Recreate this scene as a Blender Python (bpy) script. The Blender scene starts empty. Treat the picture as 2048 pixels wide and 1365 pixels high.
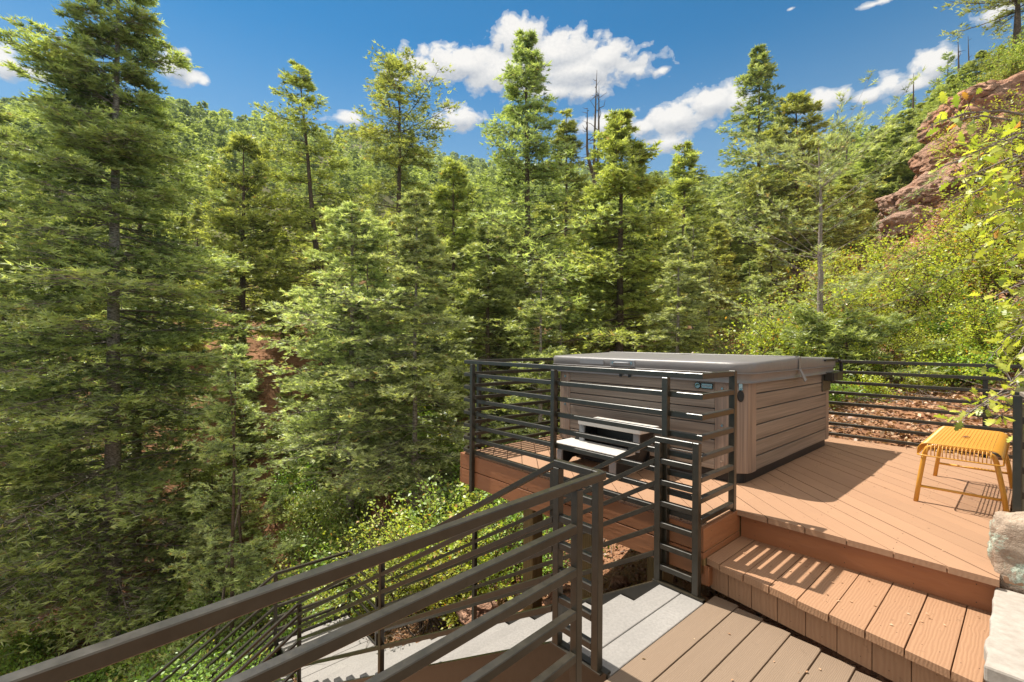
import bpy, bmesh, math, random
import numpy as np
from mathutils import Matrix, Vector
C = bpy.context.scene
COL = C.collection
R = math.radians
PI = math.pi

# ------------------------------------------------------------------ camera
H = 1.123                                     # eye height above the upper deck (deck top is z = 0)
PITCH, ROLL, FPX = -.003, .0075, 928.0
cp, sp = math.cos(PITCH), math.sin(PITCH); cr, sr = math.cos(ROLL), math.sin(ROLL)
CM = np.array([[cr, -sr, 0], [sr, cr, 0], [0, 0, 1]]) @ np.array([[1, 0, 0], [0, cp, -sp], [0, sp, cp]]) @ np.array([[1, 0, 0], [0, 0, -1], [0, 1, 0]], float)
cam = bpy.data.objects.new('camera', bpy.data.cameras.new('camera')); COL.objects.link(cam)
cam.data.sensor_width = 36; cam.data.lens = 36 * FPX / 2048
cam.data.clip_start = .05; cam.data.clip_end = 3000
mw = Matrix.Identity(4)
for r_ in range(3):
    mw[r_][0] = CM[0][r_]; mw[r_][1] = -CM[1][r_]; mw[r_][2] = -CM[2][r_]
mw[2][3] = H
cam.matrix_world = mw
C.camera = cam

# ------------------------------------------------------------------ sun, sky, exposure
SUNV = Vector((-.426, .344, 1.0)).normalized()
sun = bpy.data.objects.new('sun', bpy.data.lights.new('sun', 'SUN')); COL.objects.link(sun)
sun.data.energy = 4.6; sun.data.angle = R(.53); sun.data.color = (1, .93, .82)
sun.rotation_euler = SUNV.to_track_quat('Z', 'Y').to_euler()
C.view_settings.view_transform = 'Standard'; C.view_settings.look = 'None'
C.view_settings.exposure = .82; C.view_settings.gamma = 1

W = bpy.data.worlds.new("World"); C.world = W; W.use_nodes = True
wn, wl = W.node_tree.nodes, W.node_tree.links
wn.clear()


class G:
    """small helper for node graphs"""
    def __init__(s, tree): s.t = tree
    def n(s, typ, **kw):
        o = s.t.nodes.new(typ)
        for k, v in kw.items():
            if k.startswith('i_'):
                key = k[2:]
                key = int(key) if key.isdigit() else key.replace('_', ' ')
                o.inputs[key].default_value = v
            else: setattr(o, k, v)
        return o
    def l(s, a, b): s.t.links.new(a, b)
    def m(s, op, a, b=None, c=None, clamp=False):
        o = s.t.nodes.new('ShaderNodeMath'); o.operation = op; o.use_clamp = clamp
        for i, x in enumerate((a, b, c)):
            if x is None: continue
            if isinstance(x, (int, float)): o.inputs[i].default_value = x
            else: s.l(x, o.inputs[i])
        return o.outputs[0]
    def mix(s, f, a, b, mode='MIX'):
        o = s.t.nodes.new('ShaderNodeMix'); o.data_type = 'RGBA'; o.blend_type = mode
        for sock, x in ((o.inputs[0], f), (o.inputs[6], a), (o.inputs[7], b)):
            if isinstance(x, (int, float)): sock.default_value = x
            elif isinstance(x, tuple): sock.default_value = (x + (1,))[:4]
            else: s.l(x, sock)
        return o.outputs[2]
    def ramp(s, f, pts, interp='LINEAR'):
        o = s.t.nodes.new('ShaderNodeValToRGB'); o.color_ramp.interpolation = interp
        e = o.color_ramp.elements
        while len(e) < len(pts): e.new(.5)
        for q, (p, c) in zip(e, pts):
            q.position = p; q.color = ((c,) * 3 + (1,)) if isinstance(c, (int, float)) else (tuple(c) + (1,))[:4]
        s.l(f, o.inputs[0]); return o.outputs[0]
    def noise(s, vec, scale, detail=3, rough=.55, dist=0, out=0):
        o = s.t.nodes.new('ShaderNodeTexNoise'); o.inputs['Scale'].default_value = scale
        o.inputs['Detail'].default_value = detail; o.inputs['Roughness'].default_value = rough
        o.inputs['Distortion'].default_value = dist
        if vec is not None: s.l(vec, o.inputs['Vector'])
        return o.outputs[out]


g = G(W.node_tree)
sky = g.n('ShaderNodeTexSky', sky_type='NISHITA', sun_disc=False, sun_elevation=R(61.3), sun_rotation=math.atan2(-.426, .344),
          altitude=2300, air_density=1.0, dust_density=.15, ozone_density=2.5)
tc = g.n('ShaderNodeTexCoord')
sepd = g.n('ShaderNodeSeparateXYZ'); g.l(tc.outputs['Generated'], sepd.inputs[0])
az = g.m('ARCTAN2', sepd.outputs[0], sepd.outputs[1]); el = g.m('ARCSINE', sepd.outputs[2])
az = g.m('MULTIPLY', az, 180 / PI); el = g.m('MULTIPLY', el, 180 / PI)
cmb = g.n('ShaderNodeCombineXYZ'); g.l(az, cmb.inputs[0]); g.l(g.m('MULTIPLY', el, 1.5), cmb.inputs[1])
CLOUDS = [(0.7, 33.4, 3.7, 2.0), (5.0, 31.8, 6.9, 2.3), (10.8, 31.1, 3.5, 1.8), (8.1, 30.3, 8.8, 2.1), (-6.4, 30.8, 7.1, 1.8), (-10.9, 30.1, 3.6, 1.5), (-1.1, 30.2, 7.4, 2.2), (14.6, 29.7, 3.4, 0.8), (17.6, 29.3, 1.2, 0.6), (5.1, 28.5, 5.2, 1.1), (9.3, 28.3, 3.0, 1.0), (-14.5, 29.0, 1.5, 0.6), (-6.6, 25.7, 2.9, 1.3), (-8.7, 24.9, 1.8, 0.7), (23.2, 25.6, 3.9, 1.6), (19.2, 24.6, 4.3, 1.7), (18.4, 22.4, 2.6, 1.2), (25.5, 25.5, 2.5, 1.4), (10.9, 24.9, 4.1, 1.1), (15.8, 24.2, 2.3, 1.1), (33.8, 23.7, 2.4, 1.1), (37.6, 23.2, 1.5, 0.7), (39.3, 23.5, 1.5, 1.1), (42.3, 24.2, 1.8, 1.4), (41.1, 23.2, 1.5, 0.9), (46.2, 26.6, 1.4, .7), (38.1, 30.2, 2.2, 0.25), (30.8, 31.9, 0.6, 0.15), (-47.6, 21.8, 1.6, 1.3), (-46.0, 21.8, 1.5, 0.8), (-36.4, 25.6, 1.8, 1.4), (-34.8, 25.0, 1.2, 0.8), (-33.9, 24.9, 0.7, 0.6), (-20.0, 24.4, 1.9, 0.8)]


def cloud_field(azs, els):
    cur = None
    for (a, e, ra, re) in CLOUDS:
        x = g.m('MULTIPLY', g.m('SUBTRACT', azs, a), 1 / (ra * 1.12)); y = g.m('MULTIPLY', g.m('SUBTRACT', els, e), 1 / (re * 1.12))
        d = g.m('SUBTRACT', 1.0, g.m('SQRT', g.m('ADD', g.m('MULTIPLY', x, x), g.m('MULTIPLY', y, y))))
        d = g.m('MULTIPLY', d, min(1.0, .35 + re * .35))
        cur = d if cur is None else g.m('SMOOTH_MAX', cur, d, .12)
    return cur


fine = g.noise(cmb.outputs[0], .55, 5, .5, .3)
fine2 = g.noise(cmb.outputs[0], 1.9, 5, .6, .2)
pert = g.m('ADD', g.m('MULTIPLY', g.m('SUBTRACT', fine, .5), 1.5), g.m('MULTIPLY', g.m('SUBTRACT', fine2, .5), .22))
f0 = g.m('ADD', cloud_field(az, el), pert)
dens = g.ramp(f0, [(-.0, 0), (.12, .35), (.38, .97), (.5, 1)], 'EASE')
# shade: thicker towards the base -> greyer; lit tops white
f_up = g.m('ADD', cloud_field(g.m('SUBTRACT', az, .35), g.m('ADD', el, .75)), pert)
lit = g.m('SUBTRACT', f0, g.m('MULTIPLY', f_up, .9))
lit = g.m('ADD', g.m('MULTIPLY', lit, 1.1), g.m('MULTIPLY', g.m('SUBTRACT', fine2, .5), .5))
ccol = g.ramp(g.m('ADD', lit, .35), [(.0, (.52, .55, .61)), (.35, (.74, .75, .77)), (.75, (1.0, .98, .95))])
skyc = g.mix(1.0, sky.outputs[0], (.03, .54, .70), 'MULTIPLY')
hz_ = g.ramp(g.m('MULTIPLY', el, 1 / 90), [(.17, 1), (.38, 0)], 'EASE')
skyc = g.mix(g.m('MULTIPLY', hz_, .45), skyc, (2.1, 2.9, 3.6))
# unseen whitened sky overhead and behind the viewer, added as neutral fill light
sky_fill = g.ramp(g.m('ADD', g.m('MULTIPLY', el, 1 / 90), g.m('MULTIPLY', g.m('LESS_THAN', sepd.outputs[1], 0.0), .5)), [(.46, 0), (.66, 1)], 'EASE')
skyc = g.mix(g.m('MULTIPLY', sky_fill, .92), skyc, (6.0, 5.5, 4.9))
cl_l = g.mix(1.0, ccol, (5.0, 4.9, 4.8), 'MULTIPLY')
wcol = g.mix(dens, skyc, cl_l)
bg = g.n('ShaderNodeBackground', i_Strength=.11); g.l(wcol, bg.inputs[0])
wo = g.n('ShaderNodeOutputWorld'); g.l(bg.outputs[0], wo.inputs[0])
W.cycles.sampling_method = 'MANUAL'; W.cycles.sample_map_resolution = 512

C.cycles.denoising_prefilter = 'ACCURATE'
C.cycles.max_bounces = 6; C.cycles.diffuse_bounces = 3; C.cycles.transmission_bounces = 4
C.cycles.transparent_max_bounces = 4; C.cycles.caustics_reflective = False; C.cycles.caustics_refractive = False

# ------------------------------------------------------------------ value noise for shapes
_rs = np.random.RandomState(7)
_T = _rs.rand(64, 64, 64).astype(np.float32)


def vn(p, scale=1.0, oct_=3, seed=0):
    p = np.asarray(p, float) * scale + seed * 13.37 + 500
    out = 0; amp = 1; tot = 0
    for _ in range(oct_):
        i = np.floor(p).astype(int); f = p - i; f = f * f * (3 - 2 * f); i &= 63; j = (i + 1) & 63
        x, y, z = f[..., 0], f[..., 1], f[..., 2]
        c = lambda a, b, c_: _T[a[..., 0], b[..., 1], c_[..., 2]]
        v = ((c(i, i, i) * (1 - x) + c(j, i, i) * x) * (1 - y) + (c(i, j, i) * (1 - x) + c(j, j, i) * x) * y) * (1 - z) + \
            ((c(i, i, j) * (1 - x) + c(j, i, j) * x) * (1 - y) + (c(i, j, j) * (1 - x) + c(j, j, j) * x) * y) * z
        out = out + (v - .5) * 2 * amp; tot += amp; amp *= .5; p = p * 2.03 + 7.1
    return out / tot


# ------------------------------------------------------------------ materials
KA = .78          # surface albedo scale that goes with the exposure
sc3 = lambda c: tuple(x * KA for x in c)


def mat(name, rough=.6, spec=.4):
    m = bpy.data.materials.new(name); m.use_nodes = True
    b = m.node_tree.nodes['Principled BSDF']
    b.inputs['Roughness'].default_value = rough; b.inputs['Specular IOR Level'].default_value = spec
    return m, G(m.node_tree), b


def bump(gg, b, height, strength, dist=.01):
    o = gg.n('ShaderNodeBump', i_Strength=strength, i_Distance=dist); gg.l(height, o.inputs['Height']); gg.l(o.outputs[0], b.inputs['Normal'])


def attr(gg, name, out='Vector'):
    return gg.n('ShaderNodeAttribute', attribute_name=name).outputs[out]


def board_mat(name, c1, c2, grain=.5, rough=.62, rings=9.0, dirt=.35, knots=True, bstr=.5, spec=.3, bv=.2):
    c1, c2 = sc3(c1), sc3(c2)
    m, q, b = mat(name, rough, spec)
    lc = attr(q, 'lc'); bd = attr(q, 'bd', 'Fac')
    mp = q.n('ShaderNodeMapping', i_Scale=(1.0, 16, 16)); q.l(lc, mp.inputs[0])
    n1 = q.noise(mp.outputs[0], 1.6, 5, .6, 1.2)
    mp2 = q.n('ShaderNodeMapping', i_Scale=(1.6, 6, 6)); q.l(lc, mp2.inputs[0])
    wv = q.n('ShaderNodeTexWave', wave_type='RINGS', rings_direction='X'); q.l(mp2.outputs[0], wv.inputs[0])
    wv.inputs['Scale'].default_value = rings / 3; wv.inputs['Distortion'].default_value = 7; wv.inputs['Detail'].default_value = 3; wv.inputs['Detail Scale'].default_value = .9
    gr = q.m('ADD', q.m('MULTIPLY', n1, .55), q.m('MULTIPLY', wv.outputs['Fac'], .45))
    col = q.mix(q.m('MULTIPLY', gr, grain), c1, c2)
    var = q.m('ADD', 1 - bv / 2, q.m('MULTIPLY', bd, bv))
    cb = q.n('ShaderNodeCombineXYZ'); [q.l(var, cb.inputs[i]) for i in range(3)]
    col = q.mix(1.0, col, cb.outputs[0], 'MULTIPLY')
    sp1 = q.noise(lc, 14, 4, .7); spots = q.ramp(sp1, [(.64, 0), (.70, 1)])
    col = q.mix(q.m('MULTIPLY', spots, dirt), col, tuple(x * .45 for x in c1))
    big = q.noise(lc, 2.2, 3, .6); col = q.mix(q.m('MULTIPLY', q.ramp(big, [(.35, 0), (.75, 1)]), dirt * .8), col, tuple(x * .78 for x in c1))
    if knots:
        vo = q.n('ShaderNodeTexVoronoi', i_Scale=3.2); mpk = q.n('ShaderNodeMapping', i_Scale=(1, 2.0, 2.0)); q.l(lc, mpk.inputs[0]); q.l(mpk.outputs[0], vo.inputs['Vector'])
        kn = q.ramp(vo.outputs['Distance'], [(.020, 1), (.035, 0)])
        col = q.mix(kn, col, tuple(x * .22 for x in c1))
    nl_ = q.m('LESS_THAN', bd, -.5); col = q.mix(q.m('MULTIPLY', nl_, .93), col, (.02, .012, .008))     # nail heads
    q.l(col, b.inputs['Base Color'])
    hh = q.m('ADD', gr, q.m('MULTIPLY', spots, -.6))
    bump(q, b, hh, bstr, .004)
    rr = q.m('ADD', rough - .1, q.m('MULTIPLY', n1, .25)); q.l(rr, b.inputs['Roughness'])
    return m


M = {}
M['paint'] = board_mat('painted_deck_boards', (.49, .292, .178), (.38, .208, .118), .40, .66, bstr=.22, dirt=.45, bv=.07)
M['tread'] = board_mat('painted_tread_boards', (.50, .290, .168), (.35, .183, .10), .8, .66, rings=12, bstr=.35, dirt=.5, bv=.10)
M['fascia'] = board_mat('painted_fascia_boards', (.42, .17, .070), (.31, .115, .048), .6, .42, rings=12, bstr=.45, dirt=.2, spec=.5)
M['composite'] = board_mat('brown_composite_boards', (.31, .226, .160), (.205, .147, .102), .8, .72, rings=22, bstr=.35, dirt=.15, knots=False, spec=.2)
M['post_wood'] = board_mat('treated_post_wood', (.42, .27, .11), (.18, .12, .05), .9, .8, rings=8, bstr=.7, dirt=.5)
M['grey_wood'] = board_mat('weathered_grey_wood', (.36, .31, .26), (.20, .17, .14), .8, .85, rings=10, bstr=.7)


def speck_mat(name, c1, c2, scale, rough, big=3.0, bs=.3):
    c1, c2 = sc3(c1), sc3(c2)
    m, q, b = mat(name, rough, .3)
    p = q.n('ShaderNodeNewGeometry').outputs['Position']
    n1 = q.noise(p, scale, 6, .7); n2 = q.noise(p, big, 4, .6)
    col = q.mix(q.ramp(n1, [(.35, 0), (.65, 1)]), c1, c2)
    col = q.mix(q.m('MULTIPLY', q.ramp(n2, [(.3, 0), (.75, 1)]), .45), col, tuple(x * .72 for x in c2))
    q.l(col, b.inputs['Base Color']); bump(q, b, n1, bs, .002); return m


M['tread_grey'] = speck_mat('grey_stair_boards', (.43, .41, .385), (.32, .305, .29), 60, .8)
M['concrete'] = speck_mat('pale_mortar_cap', (.56, .51, .45), (.42, .37, .32), 25, .9, 5, .8)


def metal_mat():
    m, q, b = mat('dark_bronze_metal', .36, .6)
    p = q.n('ShaderNodeNewGeometry').outputs['Position']
    n = q.noise(p, 18, 5, .7); n2 = q.noise(p, 3, 3, .6)
    col = q.mix(q.ramp(n, [(.35, 0), (.7, 1)]), (.022, .018, .011), (.038, .031, .020))
    rub = q.ramp(n2, [(.62, 0), (.72, 1)]); col = q.mix(q.m('MULTIPLY', rub, .3), col, (.07, .06, .045))
    q.l(col, b.inputs['Base Color']); q.l(q.m('ADD', .22, q.m('MULTIPLY', n, .22)), b.inputs['Roughness'])
    bump(q, b, n, .25, .002); return m


M['metal'] = metal_mat()


def streak_mat(name, c1, c2, rough):
    """streaky synthetic wood: grain runs along lc.x"""
    c1, c2 = sc3(c1), sc3(c2)
    m, q, b = mat(name, rough, .5)
    lc = attr(q, 'lc'); mp = q.n('ShaderNodeMapping', i_Scale=(.7, 55, 55)); q.l(lc, mp.inputs[0])
    n = q.noise(mp.outputs[0], 1.5, 4, .65, .3); mp2 = q.n('ShaderNodeMapping', i_Scale=(.5, 14, 14)); q.l(lc, mp2.inputs[0]); n2 = q.noise(mp2.outputs[0], 1.3, 3, .6, .4)
    f = q.m('ADD', q.m('MULTIPLY', n, .65), q.m('MULTIPLY', n2, .35))
    q.l(q.mix(q.ramp(f, [(.36, 0), (.62, 1)]), c1, c2), b.inputs['Base Color']); bump(q, b, n, .35, .002); return m


M['tub_panel'] = streak_mat('taupe_cabinet_panel', (.34, .27, .215), (.165, .128, .10), .42)
M['tub_corner'] = streak_mat('taupe_cabinet_corner', (.40, .29, .225), (.18, .13, .10), .38)


def plain(name, col, rough=.5, spec=.5, metal=0, bs=0, bscale=30, var=.25):
    col = sc3(col)
    m, q, b = mat(name, rough, spec); b.inputs['Metallic'].default_value = metal
    p = q.n('ShaderNodeNewGeometry').outputs['Position']; n = q.noise(p, bscale, 4, .6)
    q.l(q.mix(q.m('MULTIPLY', n, var * 2), col, tuple(x * .6 for x in col)), b.inputs['Base Color'])
    if bs: bump(q, b, n, bs, .006)
    return m


M['cover'] = plain('grey_vinyl_cover', (.24, .225, .22), .42, .55, bs=.55, bscale=7, var=.2)
M['black'] = plain('black_plastic', (.015, .015, .016), .45, .4)
M['light_plastic'] = plain('pale_grey_plastic', (.70, .67, .63), .5, .5, bscale=80, var=.08)
M['mid_plastic'] = plain('mid_grey_plastic', (.30, .31, .33), .5, .5)
M['steel'] = plain('bright_steel', (.6, .6, .6), .25, .5, 1)
M['yellow'] = plain('yellow_painted_metal', (.85, .42, .06), .33, .5, bscale=12, var=.14)
M['green_badge'] = plain('green_badge', (.05, .13, .07), .3)


def soil_mat():
    m, q, b = mat('red_soil_and_litter', .95, .1)
    p = q.n('ShaderNodeNewGeometry').outputs['Position']
    n1 = q.noise(p, .45, 4, .6); n2 = q.noise(p, 7, 6, .7); n3 = q.noise(p, 30, 4, .7)
    vo = q.n('ShaderNodeTexVoronoi', i_Scale=26.0); q.l(p, vo.inputs['Vector'])
    red = q.mix(q.ramp(n2, [(.3, 0), (.7, 1)]), (.24, .11, .058), (.45, .25, .145))
    lit_ = q.mix(vo.outputs['Color'], (.24, .12, .06), (.50, .30, .17))
    lit_ = q.mix(q.ramp(n3, [(.35, 0), (.6, 1)]), lit_, (.10, .055, .03))
    col = q.mix(q.ramp(n1, [(.48, 0), (.64, 1)]), red, lit_)
    # far slopes carry grass and scrub
    sx = q.n('ShaderNodeSeparateXYZ'); q.l(p, sx.inputs[0])
    fy = q.m('MULTIPLY', q.m('SUBTRACT', sx.outputs[1], 22), .04, clamp=True)
    gcol = q.mix(q.ramp(n2, [(.35, 0), (.7, 1)]), (.06, .075, .025), (.17, .14, .065))
    col = q.mix(fy, col, gcol)
    q.l(col, b.inputs['Base Color'])
    bump(q, b, q.m('ADD', q.m('MULTIPLY', n2, .6), q.m('MULTIPLY', n3, .4)), 1.0, .08); return m


M['soil'] = soil_mat()


def rock_mat(name, c1, c2, c3):
    m, q, b = mat(name, .9, .15)
    p = q.n('ShaderNodeNewGeometry').outputs['Position']
    mp = q.n('ShaderNodeMapping', i_Scale=(1, 1.2, 2.2), i_Rotation=(.5, .45, .4)); q.l(p, mp.inputs[0])
    n1 = q.noise(mp.outputs[0], .9, 7, .65, .6); n2 = q.noise(p, 6, 6, .7); n3 = q.noise(p, .35, 3, .5)
    col = q.mix(q.ramp(n1, [(.35, 0), (.65, 1)]), c1, c2); col = q.mix(q.ramp(n2, [(.45, 0), (.75, 1)]), col, c3)
    col = q.mix(q.m('MULTIPLY', q.ramp(n3, [(.45, 0), (.6, 1)]), .5), col, (.34, .27, .23))
    vo = q.n('ShaderNodeTexVoronoi', i_Scale=1.1, feature='DISTANCE_TO_EDGE'); mv = q.n('ShaderNodeMapping', i_Scale=(.7, .7, 2.2), i_Rotation=(.2, .4, .3)); q.l(q.mix(.25, p, q.noise(p, 1.5, 4, .6, 0, 1)), mv.inputs[0]); q.l(mv.outputs[0], vo.inputs['Vector'])
    crk = q.ramp(vo.outputs['Distance'], [(.0, 1), (.035, 0)]); crk = q.m('MULTIPLY', crk, q.ramp(n2, [(.4, 0), (.6, 1)]))
    col = q.mix(q.m('MULTIPLY', crk, .6), col, (.10, .045, .03))
    q.l(col, b.inputs['Base Color']); bump(q, b, q.m('SUBTRACT', q.m('ADD', n1, q.m('MULTIPLY', n2, .5)), q.m('MULTIPLY', crk, .5)), 1.0, .35); return m


M['rock'] = rock_mat('red_sandstone', (.53, .255, .145), (.68, .41, .265), (.38, .165, .09))


def lichen_mat():
    m, q, b = mat('lichen_covered_stone', .92, .15)
    p = q.n('ShaderNodeNewGeometry').outputs['Position']
    n1 = q.noise(p, 9, 7, .7); n2 = q.noise(p, 7, 5, .75, .4); n3 = q.noise(p, 60, 4, .7)
    col = q.mix(q.ramp(n1, [(.35, 0), (.65, 1)]), (.50, .40, .31), (.28, .20, .145))
    li = q.ramp(n2, [(.54, 0), (.60, 1)]); col = q.mix(li, col, q.mix(q.ramp(n3, [(.4, 0), (.6, 1)]), (.62, .68, .56), (.30, .34, .26)))
    q.l(col, b.inputs['Base Color']); bump(q, b, q.m('ADD', n1, q.m('MULTIPLY', n3, .3)), 1.0, .03); return m


M['lichen'] = lichen_mat()


def bark_mat(name, c1, c2, sc=14):
    m, q, b = mat(name, .95, .1)
    p = q.n('ShaderNodeTexCoord').outputs['Object']
    mp = q.n('ShaderNodeMapping', i_Scale=(1, 1, 3.2)); q.l(p, mp.inputs[0])
    n = q.noise(mp.outputs[0], sc, 5, .7, .4)
    q.l(q.mix(q.ramp(n, [(.38, 0), (.62, 1)]), c1, c2), b.inputs['Base Color']); bump(q, b, n, .9, .03); return m


M['bark_grey'] = bark_mat('grey_fir_bark', (.50, .44, .40), (.13, .10, .08))
M['bark_brown'] = bark_mat('brown_bark', (.19, .14, .105), (.07, .05, .035))
M['bark_pale'] = bark_mat('pale_twig_bark', (.42, .36, .32), (.20, .16, .13), 30)


def foliage(name, c_in, c_tip, c_alt, transl=.35, alt=.12, rough=.6, yshift=.25):
    """'cv' is a natural colour number per needle cluster: 0 old growth, 1 fresh tips"""
    m = bpy.data.materials.new(name); m.use_nodes = True; q = G(m.node_tree); m.node_tree.nodes.clear()
    cv = attr(q, 'cv', 'Fac')
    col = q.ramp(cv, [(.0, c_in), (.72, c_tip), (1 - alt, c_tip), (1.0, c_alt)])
    oi = q.n('ShaderNodeObjectInfo').outputs['Random']
    hs = q.n('ShaderNodeHueSaturation'); q.l(col, hs.inputs['Color'])
    q.l(q.m('ADD', .5 - .02 * yshift * 2, q.m('MULTIPLY', oi, .04 * yshift * 2)), hs.inputs['Hue'])
    q.l(q.m('ADD', .85, q.m('MULTIPLY', oi, .3)), hs.inputs['Value'])
    col = hs.outputs[0]
    di = q.n('ShaderNodeBsdfDiffuse'); q.l(col, di.inputs[0])
    tr = q.n('ShaderNodeBsdfTranslucent'); tcol = q.mix(1.0, col, (1.18, 1.2, .62), 'MULTIPLY'); q.l(tcol, tr.inputs[0])
    gl = q.n('ShaderNodeBsdfGlossy', i_Roughness=.45); gl.inputs[0].default_value = (.9, .95, 1, 1)
    mx = q.n('ShaderNodeMixShader', i_0=transl); q.l(di.outputs[0], mx.inputs[1]); q.l(tr.outputs[0], mx.inputs[2])
    m2 = q.n('ShaderNodeMixShader', i_0=.045); q.l(mx.outputs[0], m2.inputs[1]); q.l(gl.outputs[0], m2.inputs[2])
    o = q.n('ShaderNodeOutputMaterial'); q.l(m2.outputs[0], o.inputs[0]); return m


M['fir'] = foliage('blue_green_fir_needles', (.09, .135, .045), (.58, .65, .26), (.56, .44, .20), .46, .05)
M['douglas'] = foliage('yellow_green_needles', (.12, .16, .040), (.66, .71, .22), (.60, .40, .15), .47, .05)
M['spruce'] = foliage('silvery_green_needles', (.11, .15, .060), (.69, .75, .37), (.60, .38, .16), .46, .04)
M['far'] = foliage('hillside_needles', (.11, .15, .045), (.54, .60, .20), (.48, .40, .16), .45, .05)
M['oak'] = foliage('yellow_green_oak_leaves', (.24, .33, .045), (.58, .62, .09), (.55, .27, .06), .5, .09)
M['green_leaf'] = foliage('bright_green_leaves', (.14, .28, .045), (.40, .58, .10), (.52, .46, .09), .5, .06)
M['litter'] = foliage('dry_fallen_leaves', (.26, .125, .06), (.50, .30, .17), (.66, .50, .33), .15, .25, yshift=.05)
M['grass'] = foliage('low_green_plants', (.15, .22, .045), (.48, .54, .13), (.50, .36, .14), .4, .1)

# ------------------------------------------------------------------ object helpers
TH = R(-48.4)
AX = np.array([math.cos(TH), math.sin(TH)]); BX = np.array([-math.sin(TH), math.cos(TH)])
OO = np.array([1.503, 3.153])


def P(s, t, z):
    """deck frame: s along the front edge, t away from the camera, z up -> world"""
    w = OO + s * AX + t * BX
    return np.array([w[0], w[1], z])


def thing(name, label, cat, loc=(0, 0, 0), group=None, kind=None):
    o = bpy.data.objects.new(name, None); COL.objects.link(o); o.empty_display_size = .2
    o.location = loc; tag(o, label, cat, group, kind); return o


def tag(o, label=None, cat=None, group=None, kind=None):
    if label: o['label'] = label
    if cat: o['category'] = cat
    if group: o['group'] = group
    if kind: o['kind'] = kind
    return o


def mesh_np(name, V, F, attrs=None, smooth=False):
    """V (n,3); F list of (faces array (m,k)); attrs {name: ('FLOAT', arr)}"""
    me = bpy.data.meshes.new(name)
    V = np.ascontiguousarray(V, np.float32)
    if not isinstance(F, list): F = [F]
    loops = np.concatenate([f.ravel() for f in F]).astype(np.int32)
    sizes = np.concatenate([np.full(len(f), f.shape[1], np.int32) for f in F])
    starts = np.concatenate([[0], np.cumsum(sizes)[:-1]]).astype(np.int32)
    me.vertices.add(len(V)); me.vertices.foreach_set('co', V.ravel())
    me.loops.add(len(loops)); me.loops.foreach_set('vertex_index', loops)
    me.polygons.add(len(sizes)); me.polygons.foreach_set('loop_start', starts)
    if smooth: me.polygons.foreach_set('use_smooth', np.ones(len(sizes), bool))
    me.update(calc_edges=True)
    for k, a in (attrs or {}).items():
        a = np.asarray(a, np.float32)
        at = me.attributes.new(k, 'FLOAT_VECTOR' if a.ndim == 2 else 'FLOAT', 'POINT')
        at.data.foreach_set('vector' if a.ndim == 2 else 'value', a.ravel())
    return me


def obj(name, me, m, parent=None, loc=None, bevel=0, seg=1):
    o = bpy.data.objects.new(name, me); COL.objects.link(o)
    if not me.materials: me.materials.append(m)
    if parent: o.parent = parent
    if loc is not None: o.location = loc
    if bevel:
        b = o.modifiers.new('edge', 'BEVEL'); b.width = bevel; b.segments = seg; b.limit_method = 'ANGLE'; b.angle_limit = R(40)
    return o


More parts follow.
